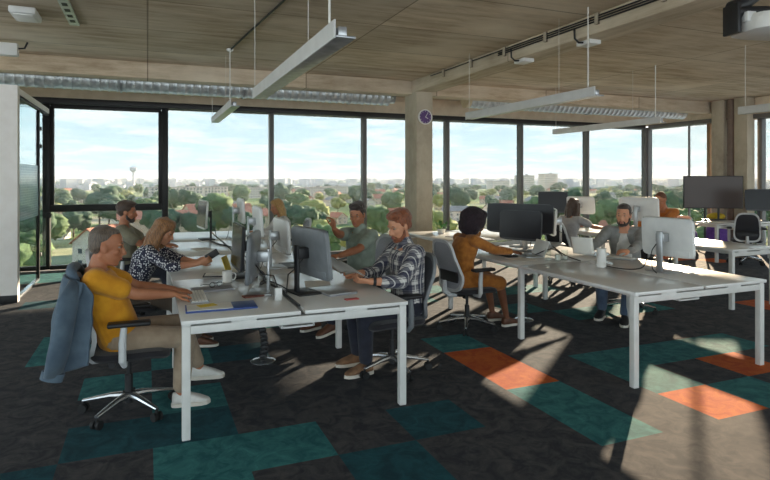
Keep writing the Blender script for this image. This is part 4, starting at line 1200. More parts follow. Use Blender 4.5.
def person(label, loc, rotz, S):
    """seated figure. loc: point on the floor under the hips; wrist and ankle targets are world points"""
    k = S.get('k', 1.0)
    fem = S.get('fem', False)
    vox = S.get('vox', 0.009)
    Mw = Matrix.Translation(V(loc)) @ Matrix.Rotation(rotz, 4, 'Z')
    Mi = Mw.inverted()
    skin = M[S['skin']]
    hz = S.get('hip', 0.545)
    a1, a2, a3 = R(S.get('lean', 5)), R(S.get('lean2', S.get('lean', 5) + 4)), R(S.get('neck', S.get('lean', 5) + 12))
    tw = R(S.get('twist', 0))
    u = lambda a: V((math.sin(a), 0, math.cos(a)))
    H = V((0, 0, hz))
    mid = H + u(a1) * 0.25 * k
    N = mid + u(a2) * 0.25 * k
    f2 = V((math.cos(a2), 0, -math.sin(a2)))
    lat = Matrix.Rotation(tw, 3, 'Z') @ V((0, 1, 0))
    sw = (0.165 if fem else 0.185) * k
    sh = {'L': N + lat * sw - u(a2) * 0.045 * k, 'R': N - lat * sw - u(a2) * 0.045 * k}
    # head
    HB = N + u(a3) * 0.085 * k
    HC = HB + u(a3) * 0.085 * k + V((math.cos(a3), 0, -math.sin(a3))) * 0.02 * k
    hk = S.get('headk', 1.0) * k
    Rh = Matrix.Rotation(R(S.get('yaw', 0)), 3, 'Z') @ Matrix.Rotation(R(S.get('pitch', 10)), 3, 'Y') @ Matrix.Rotation(R(S.get('roll', 0)), 3, 'X')
    def h(p): return HC + Rh @ (V(p) * hk)
    # torso sections along the spine
    def spine(s_):
        if s_ < 0:
            return H + u(a1) * s_ * 0.5 * k, a1
        p = H * (1 - s_) ** 2 + (H + u(a1) * 0.27 * k) * 2 * s_ * (1 - s_) + N * s_ ** 2
        return p, a1 + (a2 - a1) * s_
    if fem:
        sec = [(-0.20, 0.13, 0.085), (-0.12, 0.165, 0.110), (0.02, 0.172, 0.115), (0.22, 0.145, 0.098), (0.42, 0.125, 0.092), (0.62, 0.140, 0.112), (0.72, 0.148, 0.116), (0.84, 0.150, 0.098), (0.93, 0.130, 0.078), (1.0, 0.070, 0.060), (1.06, 0.05, 0.05)]
    else:
        sec = [(-0.20, 0.13, 0.085), (-0.12, 0.160, 0.112), (0.02, 0.168, 0.118), (0.22, 0.158, 0.116), (0.42, 0.152, 0.116), (0.62, 0.165, 0.120), (0.76, 0.172, 0.118), (0.86, 0.172, 0.102), (0.94, 0.145, 0.080), (1.0, 0.078, 0.064), (1.06, 0.056, 0.055)]
    bel = S.get('belly', 0.0)
    def torso(mb, off, s0=-0.3, s1=2.0):
        rings = []
        for s_, ry, rx in sec:
            if s_ < s0 or s_ > s1:
                continue
            p, a = spine(s_)
            fx = V((math.cos(a), 0, -math.sin(a)))
            tws = tw * max(0, min(1, s_))
            ly = Matrix.Rotation(tws, 3, 'Z') @ V((0, 1, 0))
            fx = Matrix.Rotation(tws, 3, 'Z') @ fx
            if 0.0 < s_ < 0.5:
                p = p + fx * bel * 0.5; rxx = rx + bel * 0.5
            else:
                rxx = rx
            rings.append([p + fx * ((rxx * k + off) * math.copysign(abs(math.cos(q)) ** 0.85, math.cos(q))) + ly * ((ry * k + off) * math.copysign(abs(math.sin(q)) ** 0.85, math.sin(q))) for q in [2 * PI * t / 24 for t in range(24)]])
        mb.rings(rings)
    # arms
    arm = {}
    for sd_ in 'LR':
        A = S['arms'][sd_]
        T = Mi @ V(A['w'])
        pole = V(A.get('pole', (-0.25, 0.6 if sd_ == 'L' else -0.6, -0.8)))
        E_, W_ = ik(sh[sd_], T, 0.285 * k, 0.255 * k, pole)
        hd = (Mi.to_3x3() @ V(A['d'])) if 'd' in A else (W_ - E_)
        pn = (Mi.to_3x3() @ V(A['n'])) if 'n' in A else V((0, 0, -1))
        arm[sd_] = (sh[sd_], E_, W_, hd.normalized(), pn, A)
    # legs
    leg = {}
    for sd_ in 'LR':
        y = 0.09 * k * (1 if sd_ == 'L' else -1)
        T = Mi @ V(S['feet'][sd_])
        hp = H + V((0, y, 0))
        Kn, An = ik(hp, T, 0.43 * k, 0.42 * k, V(S.get('kneepole', {}).get(sd_, (0.45, y * 1.2, 1.0))))
        leg[sd_] = (hp, Kn, An)
    # ---- body: one continuous surface
    mb = MB()
    torso(mb, 0.0)
    limb(mb, [N - u(a2) * 0.03 * k, HB, h((-0.012, 0, -0.03))], [0.062 * k * (0.88 if fem else 1), 0.052 * k * (0.86 if fem else 1), 0.05 * k])
    mb.ell(h((-0.012, 0, 0.032)), tuple(x * hk for x in (0.098, 0.076, 0.100)), Rh, 3)
    mb.ell(h((0.022, 0, -0.040)), tuple(x * hk for x in (0.068, 0.060, 0.080)), Rh, 3)
    mb.ell(h((0.050, 0, -0.098)), tuple(x * hk for x in (0.032, 0.032, 0.024)), Rh, 2)       # chin
    capsule(mb, h((-0.02, 0.052, -0.055)), h((0.045, 0.024, -0.098)), 0.020 * hk, 0.018 * hk, 10)
    capsule(mb, h((-0.02, -0.052, -0.055)), h((0.045, -0.024, -0.098)), 0.020 * hk, 0.018 * hk, 10)
    capsule(mb, h((0.078, 0, 0.018)), h((0.104, 0, -0.030)), 0.010 * hk, 0.0145 * hk, 10)     # nose
    for y in (-1, 1):
        mb.ell(h((0.091, y * 0.012, -0.036)), tuple(x * hk for x in (0.012, 0.010, 0.009)), Rh, 1)
        capsule(mb, h((0.074, y * 0.046, 0.030)), h((0.084, y * 0.016, 0.026)), 0.010 * hk, 0.010 * hk, 8)   # brow
        mb.ell(h((0.056, y * 0.042, -0.022)), tuple(x * hk for x in (0.026, 0.022, 0.020)), Rh, 2)           # cheek
        mb.ell(h((-0.012, y * 0.078, -0.006)), tuple(x * hk for x in (0.021, 0.010, 0.033)), Rh @ Matrix.Rotation(R(-12), 3, 'Y'), 2)  # ear
    mb.ell(h((0.082, 0, -0.060)), tuple(x * hk for x in (0.013, 0.023, 0.008)), Rh, 2)
    mb.ell(h((0.080, 0, -0.073)), tuple(x * hk for x in (0.013, 0.019, 0.008)), Rh, 2)
    fat = 0.88 if fem else 1.0
    for sd_ in 'LR':
        s0, e0, w0, hd, pn, A = arm[sd_]
        limb(mb, [N - u(a2) * 0.05 * k, s0], [0.07 * k * fat, 0.058 * k * fat])
        limb(mb, [s0, s0.lerp(e0, 0.45), e0, e0.lerp(w0, 0.35), w0], [x * k * fat for x in (0.058, 0.050, 0.040, 0.041, 0.027)])
        hand(mb, w0 + hd * 0.01, hd, pn, (-1 if sd_ == 'L' else 1) * 1, A.get('curl', 0.45), k * (0.92 if fem else 1), thumb=A.get('thumb', 0.6))
        hp, kn, an = leg[sd_]
        limb(mb, [hp, hp.lerp(kn, 0.4), kn], [x * k for x in (0.088, 0.080, 0.058)])
        limb(mb, [kn, kn.lerp(an, 0.3), kn.lerp(an, 0.7), an], [x * k * fat for x in (0.056, 0.056, 0.042, 0.035)])
        fy = R(S.get('footyaw', {}).get(sd_, 0)); fp = R(S.get('footpitch', {}).get(sd_, 0))
        fd = Matrix.Rotation(fy, 3, 'Z') @ Matrix.Rotation(fp, 3, 'Y') @ V((1, 0, 0))
        fdn = Matrix.Rotation(fy, 3, 'Z') @ Matrix.Rotation(fp, 3, 'Y') @ V((0, 0, -1))
        limb(mb, [an, an + fdn * 0.035 * k - fd * 0.025 * k], [0.035 * k, 0.03 * k])
        limb(mb, [an, an + fd * 0.09 * k + fdn * 0.043 * k, an + fd * 0.15 * k + fdn * 0.050 * k], [0.030 * k, 0.022 * k, 0.015 * k])
    me = remesh(mb, vox, 3, [skin], 'person')
    body = bpy.data.objects.new('person', me)
    C.objects.link(body)
    body.location = loc; body.rotation_euler = (0, 0, rotz)
    tag(body, label, 'person')
    def child(name, mb_, mats, v=None, sm=3):
        m_ = remesh(mb_, v or vox, sm, mats if isinstance(mats, list) else [mats], name)
        o = bpy.data.objects.new(name, m_); C.objects.link(o); o.parent = body
        return o
    # ---- shirt
    off = 0.014
    sb = MB()
    torso(sb, off, S.get('shirt_from', -0.16), 0.99)
    slv = S.get('sleeve', 'short')
    for sd_ in 'LR':
        s0, e0, w0, hd, pn, A = arm[sd_]
        limb(sb, [N - u(a2) * 0.055 * k, s0], [0.068 * k * fat + off * 0.6, 0.058 * k * fat + off])
        if slv == 'short':
            limb(sb, [s0, s0.lerp(e0, 0.62)], [0.058 * k * fat + off, 0.052 * k * fat + off * 1.5])
        elif slv == 'elbow':
            limb(sb, [s0, s0.lerp(e0, 0.5), e0, e0.lerp(w0, 0.22)], [x * k * fat + off for x in (0.058, 0.052, 0.044, 0.043)])
        elif slv == 'rolled':
            limb(sb, [s0, s0.lerp(e0, 0.5), e0, e0.lerp(w0, 0.50)], [x * k * fat + off for x in (0.058, 0.052, 0.043, 0.040)])
        else:
            limb(sb, [s0, s0.lerp(e0, 0.5), e0, e0.lerp(w0, 0.4), e0.lerp(w0, 0.96)], [x * k * fat + off for x in (0.058, 0.051, 0.042, 0.040, 0.027)])
    if S.get('collar'):
        limb(sb, [N - u(a2) * 0.01 * k, N + u(a3) * 0.035 * k], [0.082 * k, 0.066 * k])
    for v in sb.bm.verts:
        v.co += V((1, 1, 0.6)) * 0.008 * noise.noise(v.co * 9 + V(loc))
    child(S.get('topname', 'shirt'), sb, M[S['shirt']])
    if S.get('inner'):
        ib = MB()
        rings = []
        for s_ in (0.30, 0.5, 0.7, 0.85, 0.95):
            p, a = spine(s_)
            fx = V((math.cos(a), 0, -math.sin(a)))
            rx = {0.30: 0.118, 0.5: 0.120, 0.7: 0.121, 0.85: 0.104, 0.95: 0.078}[s_]
            wv = {0.30: 0.095, 0.5: 0.092, 0.7: 0.082, 0.85: 0.06, 0.95: 0.04}[s_]
            c_ = p + fx * (rx * k - 0.012)
            rings.append([c_ + fx * (0.042 * math.cos(q)) + V((0, 1, 0)) * wv * math.sin(q) for q in [2 * PI * t / 16 for t in range(16)]])
        ib.rings(rings)
        child('undershirt', ib, M[S['inner']])
    # ---- trousers / skirt
    tb = MB()
    if S.get('skirt'):
        for sd_ in 'LR':
            hp, kn, an = leg[sd_]
            limb(tb, [hp, hp.lerp(kn, 0.5), hp.lerp(kn, 0.98)], [0.108 * k, 0.102 * k, 0.085 * k])
        limb(tb, [leg['L'][0].lerp(leg['R'][0], 0.5), leg['L'][1].lerp(leg['R'][1], 0.5) - V((0.03, 0, 0))], [0.10, 0.085])
        torso(tb, off + 0.006, -0.3, 0.25)
        child('skirt', tb, M[S['shirt']])
    else:
        torso(tb, off * 0.7, -0.3, 0.12)
        for sd_ in 'LR':
            hp, kn, an = leg[sd_]
            limb(tb, [hp, hp.lerp(kn, 0.4), kn], [x * k + 0.010 for x in (0.090, 0.082, 0.062)])
            en = S.get('hem', 0.90)
            limb(tb, [kn, kn.lerp(an, 0.35), kn.lerp(an, en)], [0.062 * k + 0.010, 0.058 * k + 0.010, 0.046 * k + 0.012])
        for v in tb.bm.verts:
            v.co += V((1, 1, 0.6)) * 0.007 * noise.noise(v.co * 8 + V(loc))
        child('trousers', tb, M[S['trousers']])
    # ---- shoes
    for sd_ in 'LR':
        hp, kn, an = leg[sd_]
        shoe(body, an, R(S.get('footyaw', {}).get(sd_, 0)), M[S['shoes']], R(S.get('footpitch', {}).get(sd_, 0)), k)
    # ---- eyes, brows
    for y in (-1, 1):
        ee = MB()
        ee.ell(h((0.0715, y * 0.032, 0.010)), tuple(x * hk for x in (0.0115, 0.014, 0.0065)), Rh, 2)
        eo = ee.build('eye', M['eye_white'], body, sharp=0)
        ii = MB(); ii.ell(h((0.0795, y * 0.032, 0.010)), tuple(x * hk for x in (0.0042, 0.0070, 0.0062)), Rh, 2); ii.build('iris', M['iris'], eo, sharp=0)
        eb = MB(); eb.tube([h((0.082, y * 0.014, 0.031)), h((0.085, y * 0.030, 0.036)), h((0.074, y * 0.050, 0.031))], [0.0045 * hk, 0.005 * hk, 0.003 * hk], 6); eb.build('eyebrow', M[S['hair']], body)
    lp_ = MB()
    for z in (-0.0605, -0.072):
        lp_.ell(h((0.090, 0, z)), tuple(x * hk for x in (0.0075, 0.021, 0.0055)), Rh, 2)
    lp_.build('lips', M['lip'], body, sharp=0)
    # ---- hair
    hs = S.get('style', 'short')
    hb = MB()
    def he(c, r): hb.ell(h(c), tuple(x * hk for x in r), Rh, 3)
    def hl(pts, rs): limb(hb, [h(p) for p in pts], [x * hk for x in rs], 12)
    nzk, nzs = 0.006, 30
    if hs in ('short', 'tousled', 'crop'):
        t_ = {'short': 0.0, 'tousled': 0.012, 'crop': -0.004}[hs]
        he((-0.034, 0, 0.060), (0.094 + t_, 0.082 + t_ * 0.6, 0.084 + t_ * 0.8))
        he((-0.050, 0, 0.020), (0.070 + t_ * 0.6, 0.078 + t_ * 0.4, 0.078))
        he((0.004 if hs == 'crop' else 0.020, 0, 0.100 if hs == 'crop' else 0.106), (0.060 + t_, 0.066 + t_, 0.034 + t_ * 0.6))
        for y in (-1, 1) if hs != 'crop' else ():
            hl([(0.012, y * 0.070, 0.040), (0.002, y * 0.073, 0.002)], [0.013, 0.007])
        if hs == 'tousled':
            nzk, nzs = 0.016, 38
            he((0.045, 0.02, 0.112), (0.040, 0.05, 0.026))
    elif hs == 'buzz':
        he((-0.018, 0, 0.045), (0.097, 0.0775, 0.092)); nzk = 0.001
        he((-0.04, 0, 0.010), (0.072, 0.074, 0.08))
    elif hs == 'long':
        he((-0.022, 0, 0.055), (0.104, 0.088, 0.088)); he((-0.052, 0, 0.0), (0.078, 0.088, 0.10))
        he((0.020, 0, 0.090), (0.066, 0.070, 0.046))
        ll = S.get('hairlen', 0.25)
        for y in (-1, 1):
            hl([(0.030, y * 0.070, 0.055), (0.012, y * 0.088, -0.02), (0.010, y * 0.094, -0.10), (0.024, y * 0.096, -0.10 - ll * 0.45), (0.030, y * 0.085, -0.10 - ll * 0.75)], [0.026, 0.028, 0.034, 0.036, 0.016])
            hl([(-0.03, y * 0.07, 0.02), (-0.04, y * 0.085, -0.08), (-0.045, y * 0.085, -0.10 - ll * 0.7)], [0.04, 0.046, 0.028])
        hl([(-0.08, 0, 0.02), (-0.085, 0, -0.08), (-0.085, 0, -0.10 - ll * 0.8)], [0.05, 0.058, 0.034])
        nzk, nzs = 0.018, 21
    elif hs == 'straight':
        he((-0.022, 0, 0.052), (0.100, 0.084, 0.086)); he((-0.050, 0, 0.0), (0.070, 0.082, 0.09))
        he((0.020, 0, 0.088), (0.064, 0.066, 0.044))
        for y in (-1, 1):
            hl([(0.028, y * 0.068, 0.045), (0.0, y * 0.082, -0.03), (-0.02, y * 0.082, -0.13), (-0.03, y * 0.075, -0.22)], [0.022, 0.024, 0.028, 0.018])
        hl([(-0.075, 0, 0.02), (-0.082, 0, -0.09), (-0.085, 0, -0.26)], [0.055, 0.060, 0.036])
        hl([(-0.06, 0.045, 0), (-0.065, 0.05, -0.24)], [0.05, 0.034]); hl([(-0.06, -0.045, 0), (-0.065, -0.05, -0.24)], [0.05, 0.034])
        nzk, nzs = 0.006, 26
    elif hs == 'afro':
        he((-0.045, 0, 0.03), (0.148, 0.155, 0.150)); he((-0.065, 0, -0.05), (0.120, 0.140, 0.12)); he((0.01, 0, 0.10), (0.10, 0.12, 0.075))
        nzk, nzs = 0.018, 34
    for v in hb.bm.verts:
        v.co += (v.co - HC).normalized() * nzk * noise.noise(v.co * nzs)
    child('hair', hb, M[S['hair']], 0.0065 if vox < 0.009 else 0.009, 1)
    if S.get('beard'):
        bb_ = MB()
        bk = S['beard']
        bb_.ell(h((0.054, 0, -0.098)), tuple(x * hk for x in (0.038, 0.038, 0.032 * bk)), Rh, 2)
        for y in (-1, 1):
            limb(bb_, [h((0.0, y * 0.064, -0.03)), h((0.012, y * 0.058, -0.068)), h((0.050, y * 0.030, -0.098))], [0.010 * hk, 0.018 * hk, 0.022 * hk], 10)
            limb(bb_, [h((0.088, y * 0.006, -0.051)), h((0.076, y * 0.028, -0.064)), h((0.064, y * 0.034, -0.088))], [0.007 * hk, 0.008 * hk, 0.012 * hk], 8)
        child('beard', bb_, M[S['beardmat']], 0.006, 1)
    return body, {'arm': {q: (Mw @ arm[q][1], Mw @ arm[q][2], (Mw.to_3x3() @ arm[q][3])) for q in 'LR'}, 'Mw': Mw, 'body': body, 'loc_arm': arm}

def on_wrist(info, side, name, m, r=0.036):
    s0, e0, w0, hd, pn, A = info['loc_arm'][side]
    ax = (w0 - e0).normalized()
    p = w0 - ax * 0.035
    b_ = MB(); b_.tube([p - ax * 0.012, p + ax * 0.012], r, 20)
    ref = V((0, 0, 1)); o_ = (ref - ax * ref.dot(ax)).normalized()
    b_.tube([p + o_ * (r - 0.004), p + o_ * (r + 0.008)], 0.019, 16)
    b_.build(name, m, info['body'])

DN = (0, 0, -1)
# front left: yellow T-shirt
person('person with short greying hair in a yellow T-shirt, typing at the front left', (-0.18, 4.36, 0), R(0), dict(
    k=0.99, headk=1.07, vox=0.0065, skin='skin_b', shirt='mustard_tee', trousers='beige_trouser', shoes='sneaker', hair='hair_grey', style='crop',
    lean=-22, lean2=-14, neck=22, pitch=8, yaw=-4, hip=0.525, belly=0.02, sleeve='short', hem=0.84,
    arms=dict(L=dict(w=(0.20, 4.52, 0.785), d=(1, -0.1, -0.16), n=DN, curl=0.5, pole=(-0.1, 0.5, -0.9)),
              R=dict(w=(0.19, 4.34, 0.785), d=(1, 0.1, -0.16), n=DN, curl=0.5, pole=(-0.1, -0.6, -0.8))),
    feet=dict(L=(0.37, 4.66, 0.15), R=(0.22, 4.33, 0.085)), footyaw=dict(L=6, R=-4), footpitch=dict(L=4, R=0), kneepole=dict(L=(0.6, 0.0, 1), R=(0.6, -0.05, 1))))
# dotted blouse
_, i2 = person('woman with wavy highlighted hair in a navy dotted blouse, looking at a phone', (-0.14, 5.88, 0), R(-12), dict(
    k=0.95, fem=True, vox=0.0075, skin='skin_a', shirt='dots', trousers='brown_trouser', shoes='shoe_brown', hair='hair_wavy', style='long', hairlen=0.30,
    lean=22, lean2=26, neck=30, pitch=26, yaw=-8, sleeve='elbow', topname='blouse',
    arms=dict(R=dict(w=(0.43, 5.50, 0.835), d=(1.0, -0.1, 0.30), n=(0.0, 1.0, 0.25), curl=0.75, pole=(0.1, -0.5, -0.9)),
              L=dict(w=(0.44, 5.62, 0.825), d=(1.0, -0.25, 0.2), n=(0.0, -0.8, 0.5), curl=0.8, pole=(0.1, 0.5, -0.9))),
    feet=dict(L=(0.42, 6.0, 0.085), R=(0.44, 5.72, 0.10))))
ph = thing('smartphone', 'black smartphone held by the woman in the dotted blouse', 'phone', (0.55, 5.525, 0.905), R(-12))
MB().box((0, 0, 0), (0.125, 0.009, 0.062), rot=Euler((0, R(-32), 0)).to_matrix(), bev=0.004).build('phone_body', M['black'], ph)
MB().box((0, 0.0052, 0), (0.114, 0.001, 0.055), rot=Euler((0, R(-32), 0)).to_matrix()).build('phone_screen', M['screen'], ph)
# bearded man, far left
person('bearded man in an olive grey T-shirt at the far left by the window', (-0.22, 7.62, 0), R(-8), dict(
    k=0.99, vox=0.009, skin='skin_b', shirt='olive_tee', trousers='navy_trouser', shoes='shoe_black', hair='hair_brown', style='tousled', beard=1.1, beardmat='hair_dark',
    lean=-10, lean2=-2, neck=10, pitch=4, sleeve='short',
    arms=dict(R=dict(w=(0.18, 7.42, 0.80), d=(1, 0.3, 0.0), n=DN, curl=0.4, pole=(-0.4, -0.5, -0.8)), L=dict(w=(0.20, 7.66, 0.79), d=(1, -0.3, 0), n=DN, curl=0.4)),
    feet=dict(L=(0.35, 7.75, 0.085), R=(0.33, 7.45, 0.085))))
# blonde woman far
person('blonde long-haired woman in a white top at the far left desks', (2.02, 9.0, 0), R(184), dict(
    k=0.95, fem=True, vox=0.010, skin='skin_a', shirt='white_top', trousers='jeans', shoes='shoe_black', hair='hair_blond', style='straight',
    lean=8, lean2=12, neck=18, pitch=14, sleeve='long', topname='blouse',
    arms=dict(R=dict(w=(1.56, 9.10, 0.79), d=(-1, 0, -0.1), n=DN), L=dict(w=(1.56, 8.88, 0.79), d=(-1, 0, -0.1), n=DN)),
    feet=dict(L=(1.5, 8.9, 0.085), R=(1.5, 9.12, 0.085))))
# polo man
person('dark-haired man in a grey green polo shirt, one hand raised', (2.16, 5.92, 0), R(202), dict(
    k=1.0, vox=0.0075, skin='skin_b', shirt='greygreen', trousers='navy_trouser', shoes='shoe_brown', hair='hair_dark', style='tousled',
    lean=0, lean2=4, neck=8, pitch=14, yaw=26, roll=0, sleeve='short', collar=True,
    arms=dict(R=dict(w=(1.74, 5.62, 1.10), d=(-0.2, -0.15, 0.95), n=(-0.9, -0.3, 0), curl=0.7, pole=(0.3, -0.5, -0.9)),
              L=dict(w=(1.66, 5.42, 0.80), d=(-1, 0.2, -0.05), n=DN, curl=0.5, pole=(-0.1, 0.6, -0.8))),
    feet=dict(L=(1.74, 5.66, 0.12), R=(1.66, 5.98, 0.085)), footyaw=dict(L=-6, R=0), footpitch=dict(L=10, R=0)))
# plaid man
_, i6 = person('man with ginger hair and beard in a navy and white plaid shirt reading papers', (2.05, 4.46, 0), R(184), dict(
    k=1.0, vox=0.0065, skin='skin_a', shirt='plaid', trousers='navy_trouser', shoes='shoe_tan', hair='hair_ginger', style='tousled', beard=0.95, beardmat='hair_ginger',
    lean=0, lean2=6, neck=14, pitch=18, yaw=10, sleeve='rolled', collar=True,
    arms=dict(L=dict(w=(1.62, 4.24, 0.80), d=(-1, 0.15, 0.12), n=(0, 0.6, 0.8), curl=0.8, pole=(-0.2, 0.5, -0.9)),
              R=dict(w=(1.60, 4.52, 0.82), d=(-1, -0.1, 0.15), n=(0, -0.8, 0.6), curl=0.8, pole=(-0.2, -0.5, -0.9))),
    feet=dict(L=(1.66, 4.44, 0.088), R=(1.68, 4.70, 0.088)), footyaw=dict(L=6, R=-4)))
on_wrist(i6, 'L', 'wrist_watch', M['black'])
pg = thing('papers', 'sheets of white paper held up by the man in plaid', 'paper', (1.50, 4.37, 0.875), R(8))
MB().grid(lambda u, v: (-0.10 + 0.20 * u - 0.09 * v, -0.15 + 0.30 * v * 0 + 0.25 * v - 0.0, 0.075 - 0.13 * u + 0.03 * math.sin(v * 3)), 8, 8, th=lambda u, v: (0, 0, -0.0015)).build('sheet', M['paper'], pg, sharp=0)
MB().grid(lambda u, v: (-0.13 + 0.20 * u - 0.10 * v, -0.13 + 0.24 * v, 0.085 - 0.13 * u + 0.04 * math.sin(v * 3)), 8, 8, th=lambda u, v: (0, 0, -0.0015)).build('sheet', M['paper'], pg, sharp=0)
# mustard dress
person('woman with a round dark afro in a mustard long-sleeved dress, seen from behind', (3.11, 5.40, 0), R(2), dict(
    hip=0.525, k=0.96, fem=True, vox=0.0075, skin='skin_c', shirt='mustard_dress', trousers='navy_trouser', shoes='shoe_brown', hair='hair_afro', style='afro',
    lean=4, lean2=14, neck=30, pitch=18, yaw=8, sleeve='long', skirt=True, topname='dress_top',
    arms=dict(R=dict(w=(3.72, 5.30, 0.795), d=(1, 0.0, -0.08), n=DN, curl=0.35, pole=(0.0, -0.6, -0.8)),
              L=dict(w=(3.46, 5.62, 1.00), d=(0.2, -0.3, 0.9), n=(-0.8, -0.3, 0), curl=0.9, pole=(0.2, 0.6, -0.9))),
    feet=dict(R=(3.62, 5.30, 0.085), L=(3.58, 5.52, 0.10)), footyaw=dict(L=-10, R=8)))
# long-haired woman in grey
person('woman with long dark hair in a pale grey top, seen from behind', (6.03, 7.18, 0), R(14), dict(
    k=0.95, fem=True, vox=0.010, skin='skin_b', shirt='pale_top', trousers='navy_trouser', shoes='shoe_black', hair='hair_brown', style='long', hairlen=0.2,
    lean=6, lean2=12, neck=16, pitch=10, sleeve='short', topname='blouse',
    arms=dict(R=dict(w=(6.70, 7.06, 0.80), d=(1, 0.2, 0), n=DN), L=dict(w=(6.68, 7.45, 0.80), d=(1, 0, 0), n=DN)),
    feet=dict(L=(6.7, 7.4, 0.085), R=(6.7, 7.1, 0.085))))
# man in the open grey shirt
_, i9 = person('bearded man in an open grey shirt over a white T-shirt, holding a sheet', (5.30, 5.28, 0), R(218), dict(
    k=1.0, vox=0.008, skin='skin_a', shirt='grey_shirt', inner='white_tee', trousers='jeans', shoes='shoe_black', hair='hair_dark', style='short', beard=0.85, beardmat='hair_dark',
    lean=14, lean2=22, neck=18, pitch=4, yaw=-8, sleeve='long', collar=False,
    arms=dict(R=dict(w=(4.58, 5.12, 0.80), d=(-1, -0.2, 0.05), n=(-0.3, -0.6, 0.7), curl=0.8, pole=(-0.1, -0.5, -0.8)),
              L=dict(w=(4.78, 4.74, 0.79), d=(-0.95, 0.30, 0.0), n=(0, 0.3, -1), curl=0.5, pole=(-0.2, 0.6, -0.7))),
    feet=dict(L=(4.88, 4.88, 0.088), R=(4.85, 5.20, 0.088)), footyaw=dict(L=4, R=-6)))
on_wrist(i9, 'L', 'wrist_watch', M['black'], 0.037)
p9 = thing('papers', 'white sheet of paper held by the man in the open grey shirt', 'paper', (4.47, 5.02, 0.83), R(206))
MB().grid(lambda u, v: (0.05 + 0.06 * u + 0.02 * math.sin(v * 3), -0.13 + 0.24 * v, -0.05 + 0.19 * u), 8, 8, th=lambda u, v: (-0.0015, 0, 0)).build('sheet', M['paper'], p9, sharp=0)
# person in orange
person('person with cropped hair in an orange top by the right windows, behind white monitors', (8.05, 7.10, 0), R(186), dict(
    k=1.02, vox=0.010, skin='skin_b', shirt='orange_top', trousers='navy_trouser', shoes='shoe_black', hair='buzz', style='buzz',
    lean=8, lean2=18, neck=22, pitch=14, sleeve='long', hip=0.60,
    arms=dict(R=dict(w=(7.42, 7.20, 0.80), d=(-1, 0, 0), n=DN), L=dict(w=(7.42, 6.95, 0.80), d=(-1, 0, 0), n=DN)),
    feet=dict(L=(7.45, 7.1, 0.088), R=(7.45, 7.35, 0.088))))
# ------------------------------------------------------------------ the town outside, 22 m below
GZ = -22.0
def field_mat():
    m = bpy.data.materials.new('town_ground')
    m.use_nodes = True
    t = m.node_tree; lk = t.links.new
    b = t.nodes['Principled BSDF']; b.inputs['Roughness'].default_value = 1.0; b.inputs['Specular IOR Level'].default_value = 0.0
    tcn = t.nodes.new('ShaderNodeTexCoord')
    vo = t.nodes.new('ShaderNodeTexVoronoi'); vo.inputs['Scale'].default_value = 0.012
    n1 = t.nodes.new('ShaderNodeTexNoise'); n1.inputs['Scale'].default_value = 0.02; n1.inputs['Detail'].default_value = 9
    lk(tcn.outputs['Object'], vo.inputs['Vector']); lk(tcn.outputs['Object'], n1.inputs['Vector'])
    sp_ = t.nodes.new('ShaderNodeSeparateColor'); lk(vo.outputs['Color'], sp_.inputs[0])
    r = t.nodes.new('ShaderNodeValToRGB')
    el = r.color_ramp.elements
    el[0].position = 0.0; el[0].color = srgb(112, 128, 82)
    el[1].position = 1.0; el[1].color = srgb(170, 166, 120)
    for p_, c_ in ((0.3, srgb(140, 152, 98)), (0.5, srgb(180, 174, 130)), (0.7, srgb(96, 116, 76)), (0.85, srgb(186, 170, 146))):
        q = el.new(p_); q.color = c_
    r.color_ramp.interpolation = 'CONSTANT'
    lk(sp_.outputs[0], r.inputs[0])
    r2 = t.nodes.new('ShaderNodeValToRGB'); r2.color_ramp.elements[0].position = 0.42; r2.color_ramp.elements[0].color = srgb(84, 104, 70); r2.color_ramp.elements[1].position = 0.6; r2.color_ramp.elements[1].color = srgb(190, 186, 160)
    lk(n1.outputs[0], r2.inputs[0])
    mm = t.nodes.new('ShaderNodeMix'); mm.data_type = 'RGBA'; mm.inputs[0].default_value = 0.45
    lk(r.outputs[0], mm.inputs[6]); lk(r2.outputs[0], mm.inputs[7]); lk(mm.outputs[2], b.inputs['Base Color'])
    return m
gr = MB()
gr.poly([(-9000, 40, GZ), (14000, 40, GZ), (14000, 14000, GZ), (-9000, 14000, GZ)])
structure(gr.build('ground', field_mat(), recalc=False))
M['roof'] = mat('clay_roof_tiles', srgb(196, 128, 100), 0.9, col2=srgb(168, 100, 78), scale=0.8, detail=8)
M['roofgrey'] = mat('grey_roof', srgb(160, 152, 146), 0.9, col2=srgb(140, 132, 128), scale=0.8)
M['housewall'] = mat('house_render', srgb(226, 216, 202), 0.9, col2=srgb(210, 198, 184), scale=0.6)
M['housewall2'] = mat('house_render_cream', srgb(222, 200, 176), 0.9, col2=srgb(208, 184, 160), scale=0.6)
M['houseglass'] = mat('house_window', srgb(84, 92, 98), 0.3, col2=srgb(70, 78, 86), scale=1)
M['tree1'] = mat('tree_foliage', srgb(106, 126, 76), 0.9, col2=srgb(70, 92, 54), scale=0.9, detail=8)
M['tree2'] = mat('tree_foliage_dark', srgb(76, 100, 70), 0.9, col2=srgb(50, 74, 50), scale=0.9, detail=8)
M['tree3'] = mat('tree_foliage_yellowish', srgb(158, 156, 84), 0.9, col2=srgb(120, 124, 64), scale=0.9, detail=8)
M['trunk'] = mat('tree_trunk', srgb(96, 80, 64), 0.9, scale=2)
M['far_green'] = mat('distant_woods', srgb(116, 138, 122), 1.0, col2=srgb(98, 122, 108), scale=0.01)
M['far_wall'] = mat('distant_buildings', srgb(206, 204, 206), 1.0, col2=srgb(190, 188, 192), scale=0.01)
def polar(az, d): return d * math.sin(R(az)), d * math.cos(R(az))
